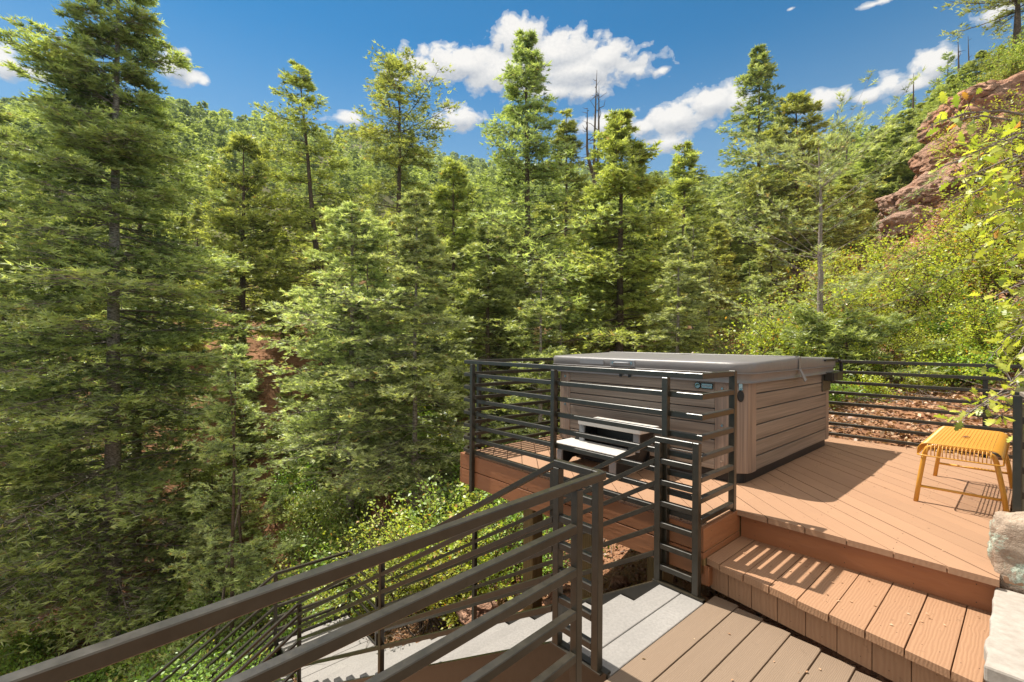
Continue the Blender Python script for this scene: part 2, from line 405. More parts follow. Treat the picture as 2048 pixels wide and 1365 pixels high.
class MB:
    """collects boxes, bars, tubes in world coordinates; build() makes ONE mesh object"""
    rng = random.Random(3)
    forced = None
    def __init__(s): s.v = []; s.f = []; s.lc = []; s.bd = []
    def add(s, verts, faces, lc=None, bd=None):
        b = len(s.v); verts = [tuple(map(float, x)) for x in verts]; s.v += verts
        s.f += [tuple(i + b for i in f) for f in faces]
        if lc is None: lc = verts
        off = s.rng.random() * 20
        s.lc += [(x[0] + off, x[1] + off * .7, x[2]) for x in lc]
        s.bd += [s.forced if s.forced is not None else (s.rng.random() if bd is None else bd)] * len(verts)
        return s
    def nail(s, p, n, r=.0035):
        p, n = np.array(p, float), np.array(n, float); s.forced = -1.0; s.tube([p - n * .003, p + n * .0007], r, 6); s.forced = None
    def hexa(s, c8, L=None, lc=None):
        """8 corners, bottom 4 ccw then top 4"""
        return s.add(c8, [(3, 2, 1, 0), (4, 5, 6, 7), (0, 1, 5, 4), (1, 2, 6, 5), (2, 3, 7, 6), (3, 0, 4, 7)], lc)
    def box(s, s0, s1, t0, t1, z0, z1, along='s', tilt=0):
        """box in the deck frame; 'along' = grain axis"""
        c = [(s0, t0), (s1, t0), (s1, t1), (s0, t1)]
        w = [P(a, b, z0) for a, b in c] + [P(a, b, z1) for a, b in c]
        if along == 's': lc = [(a, b, z) for z in (z0, z1) for a, b in c]
        elif along == 't': lc = [(b, a, z) for z in (z0, z1) for a, b in c]
        else: lc = [(z, a, b) for z in (z0, z1) for a, b in c]
        return s.hexa(w, lc=lc)
    def poly(s, pts, z0, z1, lcf):
        """prism over a ccw polygon of deck-frame points"""
        n = len(pts); v = [P(a, b, z0) for a, b in pts] + [P(a, b, z1) for a, b in pts]
        lc = [lcf(a, b) + (z,) for z in (z0, z1) for a, b in pts]
        f = [tuple(range(n - 1, -1, -1)), tuple(range(n, 2 * n))] + [(i, (i + 1) % n, n + (i + 1) % n, n + i) for i in range(n)]
        return s.add(v, f, lc)
    def bar(s, p, q, w=.036, h=.036):
        """square bar between world points; w horizontal, h the other way"""
        p, q = np.array(p, float), np.array(q, float); d = q - p; L = np.linalg.norm(d); d = d / L
        side = np.cross(d, [0, 0, 1.0])
        if np.linalg.norm(side) < 1e-3: side = np.array([AX[0], AX[1], 0]); 
        side /= np.linalg.norm(side); up = np.cross(side, d)
        v = [p + side * a * w / 2 + up * b * h / 2 for a, b in ((-1, -1), (1, -1), (1, 1), (-1, 1))]
        v += [x + d * L for x in v]
        lc = [(0, a * w, b * h) for a, b in ((-1, -1), (1, -1), (1, 1), (-1, 1))]; lc += [(L, x[1], x[2]) for x in lc]
        return s.add(v, [(0, 1, 2, 3), (7, 6, 5, 4), (4, 5, 1, 0), (5, 6, 2, 1), (6, 7, 3, 2), (7, 4, 0, 3)], lc)
    def tube(s, pts, r, n=10, closed=False):
        """round tube along a list of world points; r number or list"""
        pts = [np.array(p, float) for p in pts]; k = len(pts); rr = r if isinstance(r, (list, tuple)) else [r] * k
        v = []; prev = None
        for i, p in enumerate(pts):
            a = pts[(i - 1) % k] if (closed or i > 0) else p; b = pts[(i + 1) % k] if (closed or i < k - 1) else p
            d = (b - a) / (np.linalg.norm(b - a) + 1e-12)
            if prev is None:
                prev = np.cross(d, [0, 0, 1.0] if abs(d[2]) < .9 else [1.0, 0, 0])
            u = prev - d * np.dot(prev, d); u /= np.linalg.norm(u) + 1e-12; prev = u; w = np.cross(d, u)
            v += [p + rr[i] * (math.cos(2 * PI * j / n) * u + math.sin(2 * PI * j / n) * w) for j in range(n)]
        f = []
        for i in range(k if closed else k - 1):
            a, b = i * n, ((i + 1) % k) * n
            f += [(a + j, a + (j + 1) % n, b + (j + 1) % n, b + j) for j in range(n)]
        if not closed: f += [tuple(range(n - 1, -1, -1)), tuple((k - 1) * n + j for j in range(n))]
        return s.add(v, f)
    def build(s, name, m, parent=None, bevel=0, smooth=False, seg=1):
        off = np.array(parent.location) if parent is not None and parent.parent is None else (np.array(parent.parent.location) if parent is not None else np.zeros(3))
        if parent is None: off = np.array(s.v).mean(0); off[2] = np.array(s.v)[:, 2].min()
        me = bpy.data.meshes.new(name)
        me.from_pydata([tuple(np.array(x) - off) for x in s.v], [], s.f); me.update()
        a = me.attributes.new('lc', 'FLOAT_VECTOR', 'POINT'); a.data.foreach_set('vector', np.array(s.lc, np.float32).ravel())
        a = me.attributes.new('bd', 'FLOAT', 'POINT'); a.data.foreach_set('value', np.array(s.bd, np.float32))
        if smooth: me.polygons.foreach_set('use_smooth', [True] * len(me.polygons))
        bm = bmesh.new(); bm.from_mesh(me); bmesh.ops.recalc_face_normals(bm, faces=bm.faces); bm.to_mesh(me); bm.free()
        o = obj(name, me, m, parent, None if parent is not None else off, bevel, seg)
        return o


# ------------------------------------------------------------------ terrain
KU = np.array([-900, -400, 0, 250, 500, 700, 900, 1100, 1300, 1500, 1700, 1900, 2048, 2400, 2900], float)
KT = (KU - 1024) / FPX
KY = np.array([6, 9, 12, 15, 19, 26, 40, 70, 120, 190, 300, 470], float)
KZ = np.array([
    [-4.6, -6, -7, -6, -3.5, 0, 7, 21, 50, 88, 95, 98],
    [-4.5, -6, -7, -6, -3.5, 0, 7, 21, 50, 88, 95, 98],
    [-4.5, -6, -7, -6, -3.0, .5, 7, 21, 50, 88, 96, 98],
    [-4.2, -6, -7.1, -5.5, -2.0, 1.0, 7, 21, 49, 87, 99, 102],
    [-3.9, -5.2, -5.6, -3.5, 0, 2.0, 6.5, 18, 43, 81, 104, 112],
    [-3.1, -3.9, -3.9, -3.2, -1.0, 2.6, 7.5, 20, 42, 72, 130, 135],
    [-2.4, -3.2, -3.3, -3.0, -1.8, 1, 5, 15, 33, 60, 104, 172],
    [-1.8, -2.4, -2.6, -2.4, -1.6, .5, 4, 12, 28, 52, 96, 170],
    [-.9, -1.4, -1.6, -1.5, -1.0, .5, 4, 11, 25, 48, 92, 162],
    [-.25, -.3, -.2, .1, .8, 2, 5.5, 14, 33, 60, 92, 138],
    [0, .6, 1.4, 2.4, 3.8, 5.6, 9.5, 23, 46, 54, 60, 70],
    [.35, 1.6, 3.2, 5.2, 8.4, 12, 17, 27, 28, 28, 28, 28],
    [.5, 2, 4.2, 6.6, 10.2, 17, 24, 30, 32, 32, 32, 32],
    [.6, 2.4, 4.8, 7.4, 11, 18, 26, 32, 34, 34, 34, 34],
    [.6, 2.4, 4.8, 7.4, 11, 18, 26, 32, 34, 34, 34, 34]])


def ground_z(x, y, rough=True):
    x = np.asarray(x, float); y = np.asarray(y, float)
    Y = np.maximum(y, .3); T = np.clip(x / np.maximum(Y, 4.0), KT[0], KT[-1])
    Yc = np.clip(Y, KY[0], KY[-1]); ly = np.log(Yc)
    i = np.clip(np.searchsorted(KT, T) - 1, 0, len(KT) - 2); a = np.clip((T - KT[i]) / (KT[i + 1] - KT[i]), 0, 1); a = a * a * (3 - 2 * a)
    LY = np.log(KY); j = np.clip(np.searchsorted(LY, ly) - 1, 0, len(KY) - 2); b = np.clip((ly - LY[j]) / (LY[j + 1] - LY[j]), 0, 1)
    far = (KZ[i, j] * (1 - a) + KZ[i + 1, j] * a) * (1 - b) + (KZ[i, j + 1] * (1 - a) + KZ[i + 1, j + 1] * a) * b
    sx = (x - OO[0]) * AX[0] + (y - OO[1]) * AX[1]; tx = (x - OO[0]) * BX[0] + (y - OO[1]) * BX[1]
    near = -.72 + .52 * np.clip(sx, -9, 0) + .17 * np.maximum(tx, 0)
    near = np.where(tx > 2.6, np.maximum(near, near + .0), near)
    w = np.clip((y - 5.0) / 3.0, 0, 1); w = w * w * (3 - 2 * w)
    z = near * (1 - w) + far * w
    # bank behind the rear railing comes up to the deck
    wb = np.clip((tx - 3.1) / .8, 0, 1) * np.clip((sx + 1.8) / 1.6, 0, 1) * np.clip((9 - y) / 3, 0, 1)
    z = z + wb * np.maximum(0, (-.06 + .34 * (tx - 3.6)) - z)
    if rough:
        p = np.stack([x, y, np.zeros_like(x)], -1)
        r_ = np.hypot(x, y)
        z = z + vn(p, 1.6, 3, 1) * .09 + vn(p, .22, 3, 2) * np.clip((r_ - 7) * .08, 0, 1.6) + vn(p, .03, 2, 3) * np.clip((r_ - 60) * .05, 0, 5)
    return z


def build_ground():
    k = np.concatenate([np.linspace(-2.6, -1.3, 30)[:-1], np.linspace(-1.3, 1.3, 260), np.linspace(1.3, 2.4, 30)[1:]])
    Y = np.concatenate([np.geomspace(.8, 30, 260), np.geomspace(30, 520, 120)[1:]])
    K, YY = np.meshgrid(k, Y); X = K * np.maximum(YY, 4.0) ** 1.0
    Z = ground_z(X, YY)
    V = np.stack([X, YY, Z], -1).reshape(-1, 3); nr, nc = K.shape
    idx = np.arange(nr * nc).reshape(nr, nc)
    F = np.stack([idx[:-1, :-1], idx[:-1, 1:], idx[1:, 1:], idx[1:, :-1]], -1).reshape(-1, 4)
    # ground behind and below the camera
    xs = np.linspace(-12, 10, 45); ys = np.linspace(-8, .8, 24); XX, Y2 = np.meshgrid(xs, ys); Z2 = ground_z(XX, np.maximum(Y2, .8) * 1.0)
    V2 = np.stack([XX, Y2, Z2 - .01], -1).reshape(-1, 3); n0 = len(V); id2 = np.arange(XX.size).reshape(XX.shape) + n0
    F2 = np.stack([id2[:-1, :-1], id2[:-1, 1:], id2[1:, 1:], id2[1:, :-1]], -1).reshape(-1, 4)
    o = obj('ground', mesh_np('ground', np.vstack([V, V2]), np.vstack([F, F2]), smooth=True), M['soil'])
    tag(o, kind='structure'); return o


build_ground()

# ================================================================== DECKS
# upper deck
DK = thing('upper_deck', 'raised deck of terracotta painted boards carrying the hot tub', 'deck', P(-.6, 1.5, -.31))
SW = -2.5; SE = 1.25; TN = -.43; TN2 = .02; TR = 3.42
fl = MB(); ang = R(-42); ca, sa = math.cos(ang), math.sin(ang)


def clip_poly(poly, inside, inter):
    out = []
    for i in range(len(poly)):
        a, b = poly[i - 1], poly[i]; ia, ib = inside(a), inside(b)
        if ib:
            if not ia: out.append(inter(a, b))
            out.append(b)
        elif ia: out.append(inter(a, b))
    return out


def clip_rect(poly, s0, s1, t0, t1):
    for ax, lim, sg in ((0, s0, 1), (0, s1, -1), (1, t0, 1), (1, t1, -1)):
        if not poly: return []
        poly = clip_poly(poly, lambda p: (p[ax] - lim) * sg >= 0, lambda a, b: tuple(a[i] + (b[i] - a[i]) * (lim - a[ax]) / (b[ax] - a[ax]) for i in range(2)))
    return poly


rr_ = random.Random(5)
ts0_, ts1_, tt0_, tt1_ = -2.2, -.15, .57, 2.96
pitch_ = .1425
for k in range(-40, 45):
    u0 = k * pitch_ + .02; u1 = u0 + .1385
    u1 = u0 + .1365; q0 = [(-8, u0), (8, u0), (8, u1), (-8, u1)]
    poly = [(x * ca - y * sa, x * sa + y * ca) for x, y in q0]
    zt = rr_.uniform(-.0015, .0015)
    for (a, b, c, d) in ((SW, 0.0, TN, TR), (0.0, SE, TN2, TR)):
        pc = clip_rect(poly, a, b, c, d)
        if len(pc) >= 3:
            xo = rr_.random() * 9
            fl.poly(pc, -.035, zt, lambda s_, t_, xo=xo: (s_ * ca + t_ * sa + xo, -s_ * sa + t_ * ca))
for k in range(-40, 45):
    for jt in np.arange(-2.40, 1.25, .405):
        for f_ in (.03, .105):
            yv = k * pitch_ + .02 + f_; xs_ = (jt + yv * sa) / ca          # point on the board above this joist
            t_ = xs_ * sa + yv * ca
            if not ((TN + .03 if jt < 0 else TN2 + .03) < t_ < TR - .03) or (ts0_ < jt < ts1_ and tt0_ < t_ < tt1_): continue
            fl.nail(P(jt + rr_.uniform(-.006, .006), t_ + rr_.uniform(-.006, .006), .0002), (0, 0, 1), .0024)
fl.build('floor_boards', M['paint'], DK, bevel=.002)
fb = MB()     # fascia, two boards high, on the three open sides
for z0, z1 in ((-.148, -.004), (-.300, -.156)):
    fb.box(SW - .001, -.001, TN - .030, TN - .002, z0, z1, 's')
    fb.box(SW - .030, SW - .002, TN - .030, TR, z0, z1, 't')
for z0, z1 in ((-.146, -.006), (-.190, -.153)):
    fb.box(.000, .026, TN - .030, TN2 + .04, z0, z1, 't')
for s_ in np.arange(-2.42, -.05, .405):
    for z_ in (-.035, -.115, -.19, -.265): fb.nail(P(s_ + rr_.uniform(-.01, .01), TN - .030, z_), (-BX[0], -BX[1], 0), .0038)
for t_ in (-.36, -.08):
    for z_ in (-.04, -.115): fb.nail(P(.026, t_, z_), (AX[0], AX[1], 0), .0038)
fb.build('fascia', M['fascia'], DK, bevel=.003)
rz = MB(); rz.box(.028, SE + .0, TN2 + .052, TN2 + .078, -.192, -.037, 's')
for s_ in (.12, .33, .62, .93, 1.17):
    for z_ in (-.07, -.16): rz.nail(P(s_, TN2 + .052, z_), (-BX[0], -BX[1], 0), .0045)
rz.build('riser', M['fascia'], DK, bevel=.002)
st = MB(); st.box(1.262, 1.33, .10, TR, -.035, -.001, 't'); st.build('edge_board', M['paint'], DK, bevel=.002)
bm_ = MB()
bm_.box(-2.30, -.12, -.10, .04, -.48, -.31, 's'); bm_.box(-2.3, -.12, 2.1, 2.24, -.48, -.31, 's')
for i in range(7): bm_.box(-2.42 + i * .4, -2.38 + i * .4, TN + .0, TR, -.30, -.036, 't')
bm_.build('beam', M['post_wood'], DK, bevel=.004)
for s_, t_ in ((-1.90, -.03), (-1.19, -.03), (-.52, -.03), (-1.9, 2.17), (-.7, 2.17)):
    w = P(s_, t_, 0); zg = float(ground_z(w[0], w[1])) - .2
    b = MB(); b.box(s_ - .07, s_ + .07, t_ - .07, t_ + .07, zg, -.482, 'z'); b.build('support_post', M['post_wood'], DK, bevel=.006)
# lowest board end block beside the step
b = MB(); b.box(-.004, .045, -.43, -.36, -.36, -.24, 'z'); b.build('corner_block', M['fascia'], DK, bevel=.002)

# wooden step in front of the upper deck
STEP = thing('deck_step', 'wide terracotta painted step of short boards below the upper deck edge', 'step', P(.6, -.2, -.42))
edge_t = lambda s_: -.425 - .185 * s_
k = 0; s_ = -.018
tr_ = MB()
for s1 in (.118, .263, .408, .553, .698, .846, .990, 1.139, 1.232):
    a, b_ = s_ + .002, s1 - .003
    dn = rr_.uniform(-.006, .006); zt = -.19 + rr_.uniform(-.002, .002)
    pts = [(a, edge_t(a) + dn), (b_, edge_t(b_) + dn), (b_, .085), (a, .085)]
    if a < .03: pts = [(.029, edge_t(.0) + dn), (b_, edge_t(b_) + dn), (b_, .085), (.029, .085)]
    xo = rr_.random() * 9
    tr_.poly(pts, -.228, zt, lambda s__, t__, xo=xo: (t__ + xo, s__)); s_ = s1
    for sn in (.25, .75):
        for tn in (.045, -.16, edge_t(a) + .10):
            tr_.nail(P(a + (b_ - a) * sn + rr_.uniform(-.008, .008), tn + rr_.uniform(-.006, .006), zt), (0, 0, 1), .0028)
tr_.build('tread', M['tread'], STEP, bevel=.005, seg=2)
rs_ = MB(); s_ = .03; i = 0
while s_ < 1.22:
    s1 = min(s_ + (.12 if i == 0 else .143), 1.225); o_ = .052
    pts = [(s_, edge_t(s_) + o_), (s1 - .003, edge_t(s1) + o_), (s1 - .003, edge_t(s1) + o_ + .028), (s_, edge_t(s_) + o_ + .028)]
    zb = -.388 + rr_.uniform(0, .006)
    rs_.poly(pts, zb, -.229, lambda s__, t__: (0, s__))
    for z_ in (-.262, -.345):
        sm = s_ + rr_.uniform(.03, .11)
        rs_.nail(P(sm, edge_t(sm) + o_ - .0002, z_), (-BX[0], -BX[1], 0), .0035)
    s_ = s1; i += 1
# grain runs up each riser board
rs_.lc = [(z, a, b) for (a, b, z) in rs_.lc]
rs_.build('riser', M['tread'], STEP, bevel=.002)

# lower deck in brown composite boards
LD = thing('lower_deck', 'lower walkway deck of brown composite boards in front of the step', 'deck', P(.6, -2.2, -.6))
ld = MB(); s_ = .078
while s_ < 1.9:
    s1 = s_ + .140
    tend = edge_t(min(max((s_ + s1) / 2, 0), 1.2)) + .030
    ld.box(s_, s1, -3.9, tend, -.426, -.40 + rr_.uniform(-.0007, .0007), 't'); s_ = s1 + .006
ld.build('floor_boards', M['composite'], LD, bevel=.003, seg=2)
jo = MB(); 
for t_ in (-3.4, -2.6, -1.8, -1.0): jo.box(.2, 1.9, t_, t_ + .04, -.62, -.43, 's')
jo.box(.08, .12, -3.9, -.5, -.62, -.43, 't'); jo.build('joist', M['post_wood'], LD)

# ================================================================== STAIRS
SL = .60
STAIR = thing('outdoor_staircase', 'grey tread staircase with dark steel side plates going down to the left', 'stairs', P(-2.3, -1, -2.9))
TL, TRT = -1.455, -.555     # clear width of the first flight
def flight_z(s_): return -.40 + SL * (s_ + .215)
# two top boards level with the lower deck
b = MB(); b.box(-.068, .072, TL + .0, TRT, -.426, -.400, 't'); b.build('tread', M['tread_grey'], STAIR, bevel=.003)
b = MB(); b.box(-.214, -.074, TL, TRT, -.426, -.401, 't'); b.build('tread', M['tread_grey'], STAIR, bevel=.003)
NSTEP = 13; run = .306; rise = run * SL
for i in range(1, NSTEP):
    z = -.40 - i * rise; s1 = -.214 - (i - 1) * run
    b = MB(); b.box(s1 - .147, s1 + .012, TL, TRT, z - .026, z, 't'); b.box(s1 - .292, s1 - .152, TL, TRT, z - .026, z + .0005, 't')
    b.build('tread', M['tread_grey'], STAIR, bevel=.003)
sE = -.214 - (NSTEP - 1) * run; ZL = -.40 - NSTEP * rise
def plate(s0, z0, s1, z1, t_, up=.055, dn=.27, th=.012):
    m_ = MB(); v = [P(s_, t__, z_) for t__ in (t_, t_ + th) for s_, z_ in ((s0, z0 - dn), (s1, z1 - dn), (s1, z1 + up), (s0, z0 + up))]
    m_.add(v, [(0, 1, 2, 3), (7, 6, 5, 4), (0, 4, 5, 1), (1, 5, 6, 2), (2, 6, 7, 3), (3, 7, 4, 0)])
    v2 = [P(s_, t__, z_) for t__ in (t_ - .02, t_ + th + .02) for s_, z_ in ((s0, z0 + up + .0005), (s1, z1 + up + .0005), (s1, z1 + up + .008), (s0, z0 + up + .008))]
    return m_
for t_ in (TRT + .005, TL - .017):
    m_ = MB()
    poly = [(.06, -.425), (.06, -.395), (-.235, -.395), (sE - .05, flight_z(sE) - rise + .055 + .02), (sE - .05, flight_z(sE) - rise - .26), (-.30, -.66), (.06, -.60)]
    v = [P(a, tt, z) for tt in (t_, t_ + .012) for a, z in poly]; n = len(poly)
    m_.add(v, [tuple(range(n)), tuple(range(2 * n - 1, n - 1, -1))] + [(i, n + i, n + (i + 1) % n, (i + 1) % n) for i in range(n)])
    # rolled top edge
    m_.bar(P(-.235, t_ + .006, -.390), P(sE - .05, t_ + .006, flight_z(sE) - rise + .08), .034, .010)
    m_.bar(P(.07, t_ + .006, -.390), P(-.235, t_ + .006, -.390), .034, .010)
    m_.build('side_plate', M['metal'], STAIR)
# landing
LS0, LS1 = -5.15, sE - .012
lb = MB(); t_ = -1.50
while t_ < -.52:
    pass; break
s_ = LS0 + .01
while s_ < LS1 - .1:
    lb.box(s_, s_ + .140, -1.46, -.545, ZL - .026, ZL, 't'); s_ += .146
lb.build('landing_boards', M['tread_grey'], STAIR, bevel=.003)
lf = MB(); lf.box(LS0 - .012, LS0, -1.5, -.53, ZL - .22, ZL + .03, 't'); lf.box(LS0, LS1, -.54, -.528, ZL - .22, ZL + .03, 's')
lf.build('landing_frame', M['metal'], STAIR)
# second flight goes down towards -t
for i in range(1, 9):
    z = ZL - i * rise; t1 = -1.46 - (i - 1) * run
    b = MB(); b.box(LS0 + .01, LS1 - .01, t1 - .147, t1 + .012, z - .026, z, 's'); b.box(LS0 + .01, LS1 - .01, t1 - .292, t1 - .152, z - .026, z + .0005, 's')
    b.build('tread', M['tread_grey'], STAIR, bevel=.003)
for s_ in (LS0 - .012, LS1 - .002):
    m_ = MB(); poly = [(-1.44, ZL - .27), (-1.44, ZL + .03), (-1.48, ZL + .03), (-4.0, ZL + .03 - 2.52 * SL), (-4.0, ZL - .27 - 2.52 * SL)]
    v = [P(ss, a, z) for ss in (s_, s_ + .012) for a, z in poly]; n = 5
    m_.add(v, [tuple(range(n)), tuple(range(2 * n - 1, n - 1, -1))] + [(i, n + i, n + (i + 1) % n, (i + 1) % n) for i in range(n)])
    m_.build('side_plate', M['metal'], STAIR)
for (s_, t_) in ((LS0 + .1, -.65), (LS0 + .1, -1.4), (LS1 - .1, -.65), (-2.2, -.50)):
    w = P(s_, t_, 0); b = MB(); ztop = ZL - .03 if s_ < -3 else flight_z(s_) - .3
    b.box(s_ - .04, s_ + .04, t_ - .04, t_ + .04, float(ground_z(w[0], w[1])) - .3, ztop, 'z'); b.build('support_post', M['metal'], STAIR)

# ================================================================== RAILINGS
BAR = .035; POST = .040


def posts(root, lst):
    for (s_, t_, z0, z1) in lst:
        MB().box(s_ - POST / 2, s_ + POST / 2, t_ - POST / 2, t_ + POST / 2, z0, z1, 'z').build('post', M['metal'], root, bevel=.003)


def path_rail(pts, w=BAR, h=BAR):
    """one bent bar through deck-frame points (mitred by small overlaps)"""
    m_ = MB(); n = len(pts); W3 = [P(*p) for p in pts]
    # mitred sweep
    v = []
    for i in range(n):
        d0 = W3[i] - W3[i - 1] if i > 0 else W3[1] - W3[0]; d1 = W3[i + 1] - W3[i] if i < n - 1 else d0
        if i == 0: d0 = d1
        h0 = np.array([d0[0], d0[1], 0]); h1 = np.array([d1[0], d1[1], 0])
        h0 /= np.linalg.norm(h0); h1 /= np.linalg.norm(h1)
        s0 = np.cross(h0, [0, 0, 1.]); s1 = np.cross(h1, [0, 0, 1.]); s = s0 + s1; s /= np.linalg.norm(s); k = 1 / max(.3, np.dot(s, s0))
        for a, b in ((-1, -1), (1, -1), (1, 1), (-1, 1)): v.append(W3[i] + s * a * w / 2 * k + np.array([0, 0, b * h / 2]))
    f = [(0, 1, 2, 3), tuple(4 * (n - 1) + j for j in (3, 2, 1, 0))]
    for i in range(n - 1):
        a, b = 4 * i, 4 * i + 4
        f += [(a + j, b + j, b + (j + 1) % 4, a + (j + 1) % 4) for j in range(4)]
    return m_.add(v, f)


# --- railing round the front and left of the upper deck
UR = thing('deck_railing', 'dark bronze metal railing with bent corners in front of the hot tub', 'railing', P(-1.2, -.45, -.3))
zs_ = [.942 - .018 - i * .1264 for i in range(8)]
for i, z in enumerate(zs_):
    pts = [(0, -.01, z), (0, -.452, z), (-2.455, -.452, z), (-2.53, -.377, z), (-2.53, 3.44, z)]
    if i > 0: pts[0] = (0, -.020, z)
    path_rail(pts).build('top_rail' if i == 0 else 'rail', M['metal'], UR, bevel=.003)
posts(UR, [(0, 0, -.03, .9425)])
for s_ in (-2.30, -1.21, -.22): posts(UR, [(s_, -.481, -.34, .905)])
for t_ in (-.20, 1.0, 2.2, 3.42): posts(UR, [(-2.501 - .06, t_, -.30, .905)])
# --- rear railing
RR = thing('deck_railing', 'dark bronze railing along the back of the deck before the leaf covered slope', 'railing', P(0, 3.47, -.2))
for i, z in enumerate(zs_):
    path_rail([(-2.50, 3.475, z), (1.31, 3.475, z)]).build('top_rail' if i == 0 else 'rail', M['metal'], RR, bevel=.003)
posts(RR, [(-1.3, 3.505, -.25, .905), (1.03, 3.505, -.25, .905)])
# --- right side railing, seen end-on
SR = thing('deck_railing', 'dark bronze railing at the right edge of the deck behind the yellow stool', 'railing', P(1.31, 1.8, -.2))
for i, z in enumerate(zs_):
    path_rail([(1.31, .27, z - .05), (1.31, 3.45, z)]).build('top_rail' if i == 0 else 'rail', M['metal'], SR, bevel=.003)
MB().box(1.287, 1.321, .233, .267, -.2, .875, 'z').build('post', M['metal'], SR, bevel=.003)
MB().box(1.335, 1.42, .31, .39, -.3, .80, 'z').build('wooden_post', M['grey_wood'], SR, bevel=.004)
cp_ = MB(); cp_.bar(P(1.335, .24, .885), P(1.40, -.9, .93), .05, .02); cp_.build('hand_plank', M['grey_wood'], SR, bevel=.003)

# --- stair railing, far side (C, D) and first flight
HR = .93
def panel(root, s0, s1, t_, ztop, n=7):
    """short level panel between two posts"""
    posts(root, [(s0, t_, -.40, ztop - .036), (s1, t_, -.40, ztop)])
    path_rail([(s0 - .02, t_, ztop - .0178), (s1 - .0205, t_, ztop - .0178)]).build('top_rail', M['metal'], root, bevel=.003)
    for i in range(1, n): path_rail([(s0 + .0202, t_, ztop - .018 - i * .1345), (s1 - .0202, t_, ztop - .018 - i * .1345)]).build('rail', M['metal'], root, bevel=.003)
    MB().box(s0 - .03, s1 + .035, t_ - .022, t_ + .022, -.399, -.390, 's').build('base_plate', M['metal'], root, bevel=.001)


FR_ = thing('stair_railing', 'far stair handrail with a ladder like end panel beside the deck corner', 'railing', P(-2.5, -.53, -2.5))
panel(FR_, -.24, .015, -.530, .528)
NR_ = thing('stair_railing', 'near stair handrail whose end panel stands between the stairs and the camera', 'railing', P(-2.5, -1.48, -2.5))
panel(NR_, -.236, .012, -1.480, .531)
SB = -4.24                     # end of flight
slope_off = [0, .140, .285, .430, .575, .735]
for root, t_ in ((FR_, -.530), (NR_, -1.480)):
    for i, dz in enumerate(slope_off):
        z0 = .510 - dz; s0 = -.262 if i else -.252
        z1 = z0 + (SB - s0) * SL
        if root is FR_:
            pts = [(s0, t_, z0), (SB, t_, z1), (-5.13, t_, z1), (-5.13, -1.50, z1), (-5.13, -4.1, z1 - 2.6 * SL)]
            if i == 5: pts = pts
        else:
            pts = [(s0, t_, z0), (SB, t_, z1)]
        path_rail(pts).build('top_rail' if i == 0 else 'rail', M['metal'], root, bevel=.003)
zl = lambda s_: .510 + (s_ + .25) * SL
ztl = zl(SB) - .018
posts(FR_, [(-2.18, -.530, -1.72, zl(-2.18) - .03), (SB, -.530, ZL - .1, ztl), (-5.13, -.53, ZL - .1, ztl), (-5.13, -1.50, ZL - .1, ztl), (-5.13, -2.9, ZL - .9, ztl - 1.4 * SL - .02)])
posts(NR_, [(-2.18, -1.480, -1.72, zl(-2.18) - .03)])
GR = thing('stair_railing', 'lower flight railing starting at the landing and dropping out of the picture bottom', 'railing', P(-4.2, -2.6, -3.6))
posts(GR, [(SB, -1.48, ZL - .1, ztl), (SB, -2.9, ZL - .95, ztl - 1.42 * SL)])
for i, dz in enumerate(slope_off):
    z1 = ztl - dz; path_rail([(SB, -1.503, z1), (SB, -4.1, z1 - 2.6 * SL)]).build('top_rail' if i == 0 else 'rail', M['metal'], GR, bevel=.003)

# --- guard railing of the lower deck, passing close to the camera
GU = thing('guard_railing', 'heavy dark bronze guard railing crossing the foreground from lower left', 'railing', P(.1, -2.6, -.4))
gp = lambda d: (.056 + .073 * d, -1.497 - .9973 * d)
for i, z in enumerate((.520, .340, .160, -.02, -.20)):
    d0 = .0 if i == 0 else .22
    a = gp(d0); b_ = gp(3.1); z_ = z if i else .522
    path_rail([(a[0], a[1], z_), (b_[0], b_[1], z_)], .036, .036).build('top_rail' if i == 0 else 'rail', M['metal'], GU, bevel=.003)
a = gp(.20); MB().box(a[0] - .019, a[0] + .019, a[1] - .019, a[1] + .019, -.40, .503, 'z').build('post', M['metal'], GU, bevel=.003)
a = gp(2.6); MB().box(a[0] - .019, a[0] + .019, a[1] - .019, a[1] + .019, -.40, .503, 'z').build('post', M['metal'], GU, bevel=.003)

# ================================================================== HOT TUB
TUB = thing('hot_tub', 'taupe panelled hot tub closed under a grey vinyl cover', 'hot tub', P(-1.15, 1.75, 0))
ts0, ts1, tt0, tt1 = -2.20, -.150, .57, 2.96; zc0, zc1 = .085, .83
ch = .16; rc = .10


def rounded(s0, s1, t0, t1, r, n=5, chamf=None):
    pts = []
    for (cs, ct, a0) in ((s1 - r, t0 + r, -90), (s1 - r, t1 - r, 0), (s0 + r, t1 - r, 90), (s0 + r, t0 + r, 180)):
        for k in range(n + 1):
            a = R(a0 + 90 * k / n); pts.append((cs + r * math.cos(a), ct + r * math.sin(a)))
    return pts


def ring_obj(levels, pts_fn, name, m, parent, smooth=True, cap=True, wob=None, bevel=0):
    """loft closed outlines: levels = [(inset, z)]"""
    m_ = MB(); V = []; n = None
    for (ins, z) in levels:
        pts = pts_fn(ins); n = len(pts)
        for j, (a, b) in enumerate(pts):
            zz = z(a, b) if callable(z) else z
            if wob: a, b, zz = wob(a, b, zz)
            V.append(P(a, b, zz))
    F = []
    for i in range(len(levels) - 1):
        F += [(i * n + j, i * n + (j + 1) % n, (i + 1) * n + (j + 1) % n, (i + 1) * n + j) for j in range(n)]
    if cap: F += [tuple(range(n - 1, -1, -1)), tuple((len(levels) - 1) * n + j for j in range(n))]
    m_.add(V, F); return m_.build(name, m, parent, smooth=smooth, bevel=bevel)


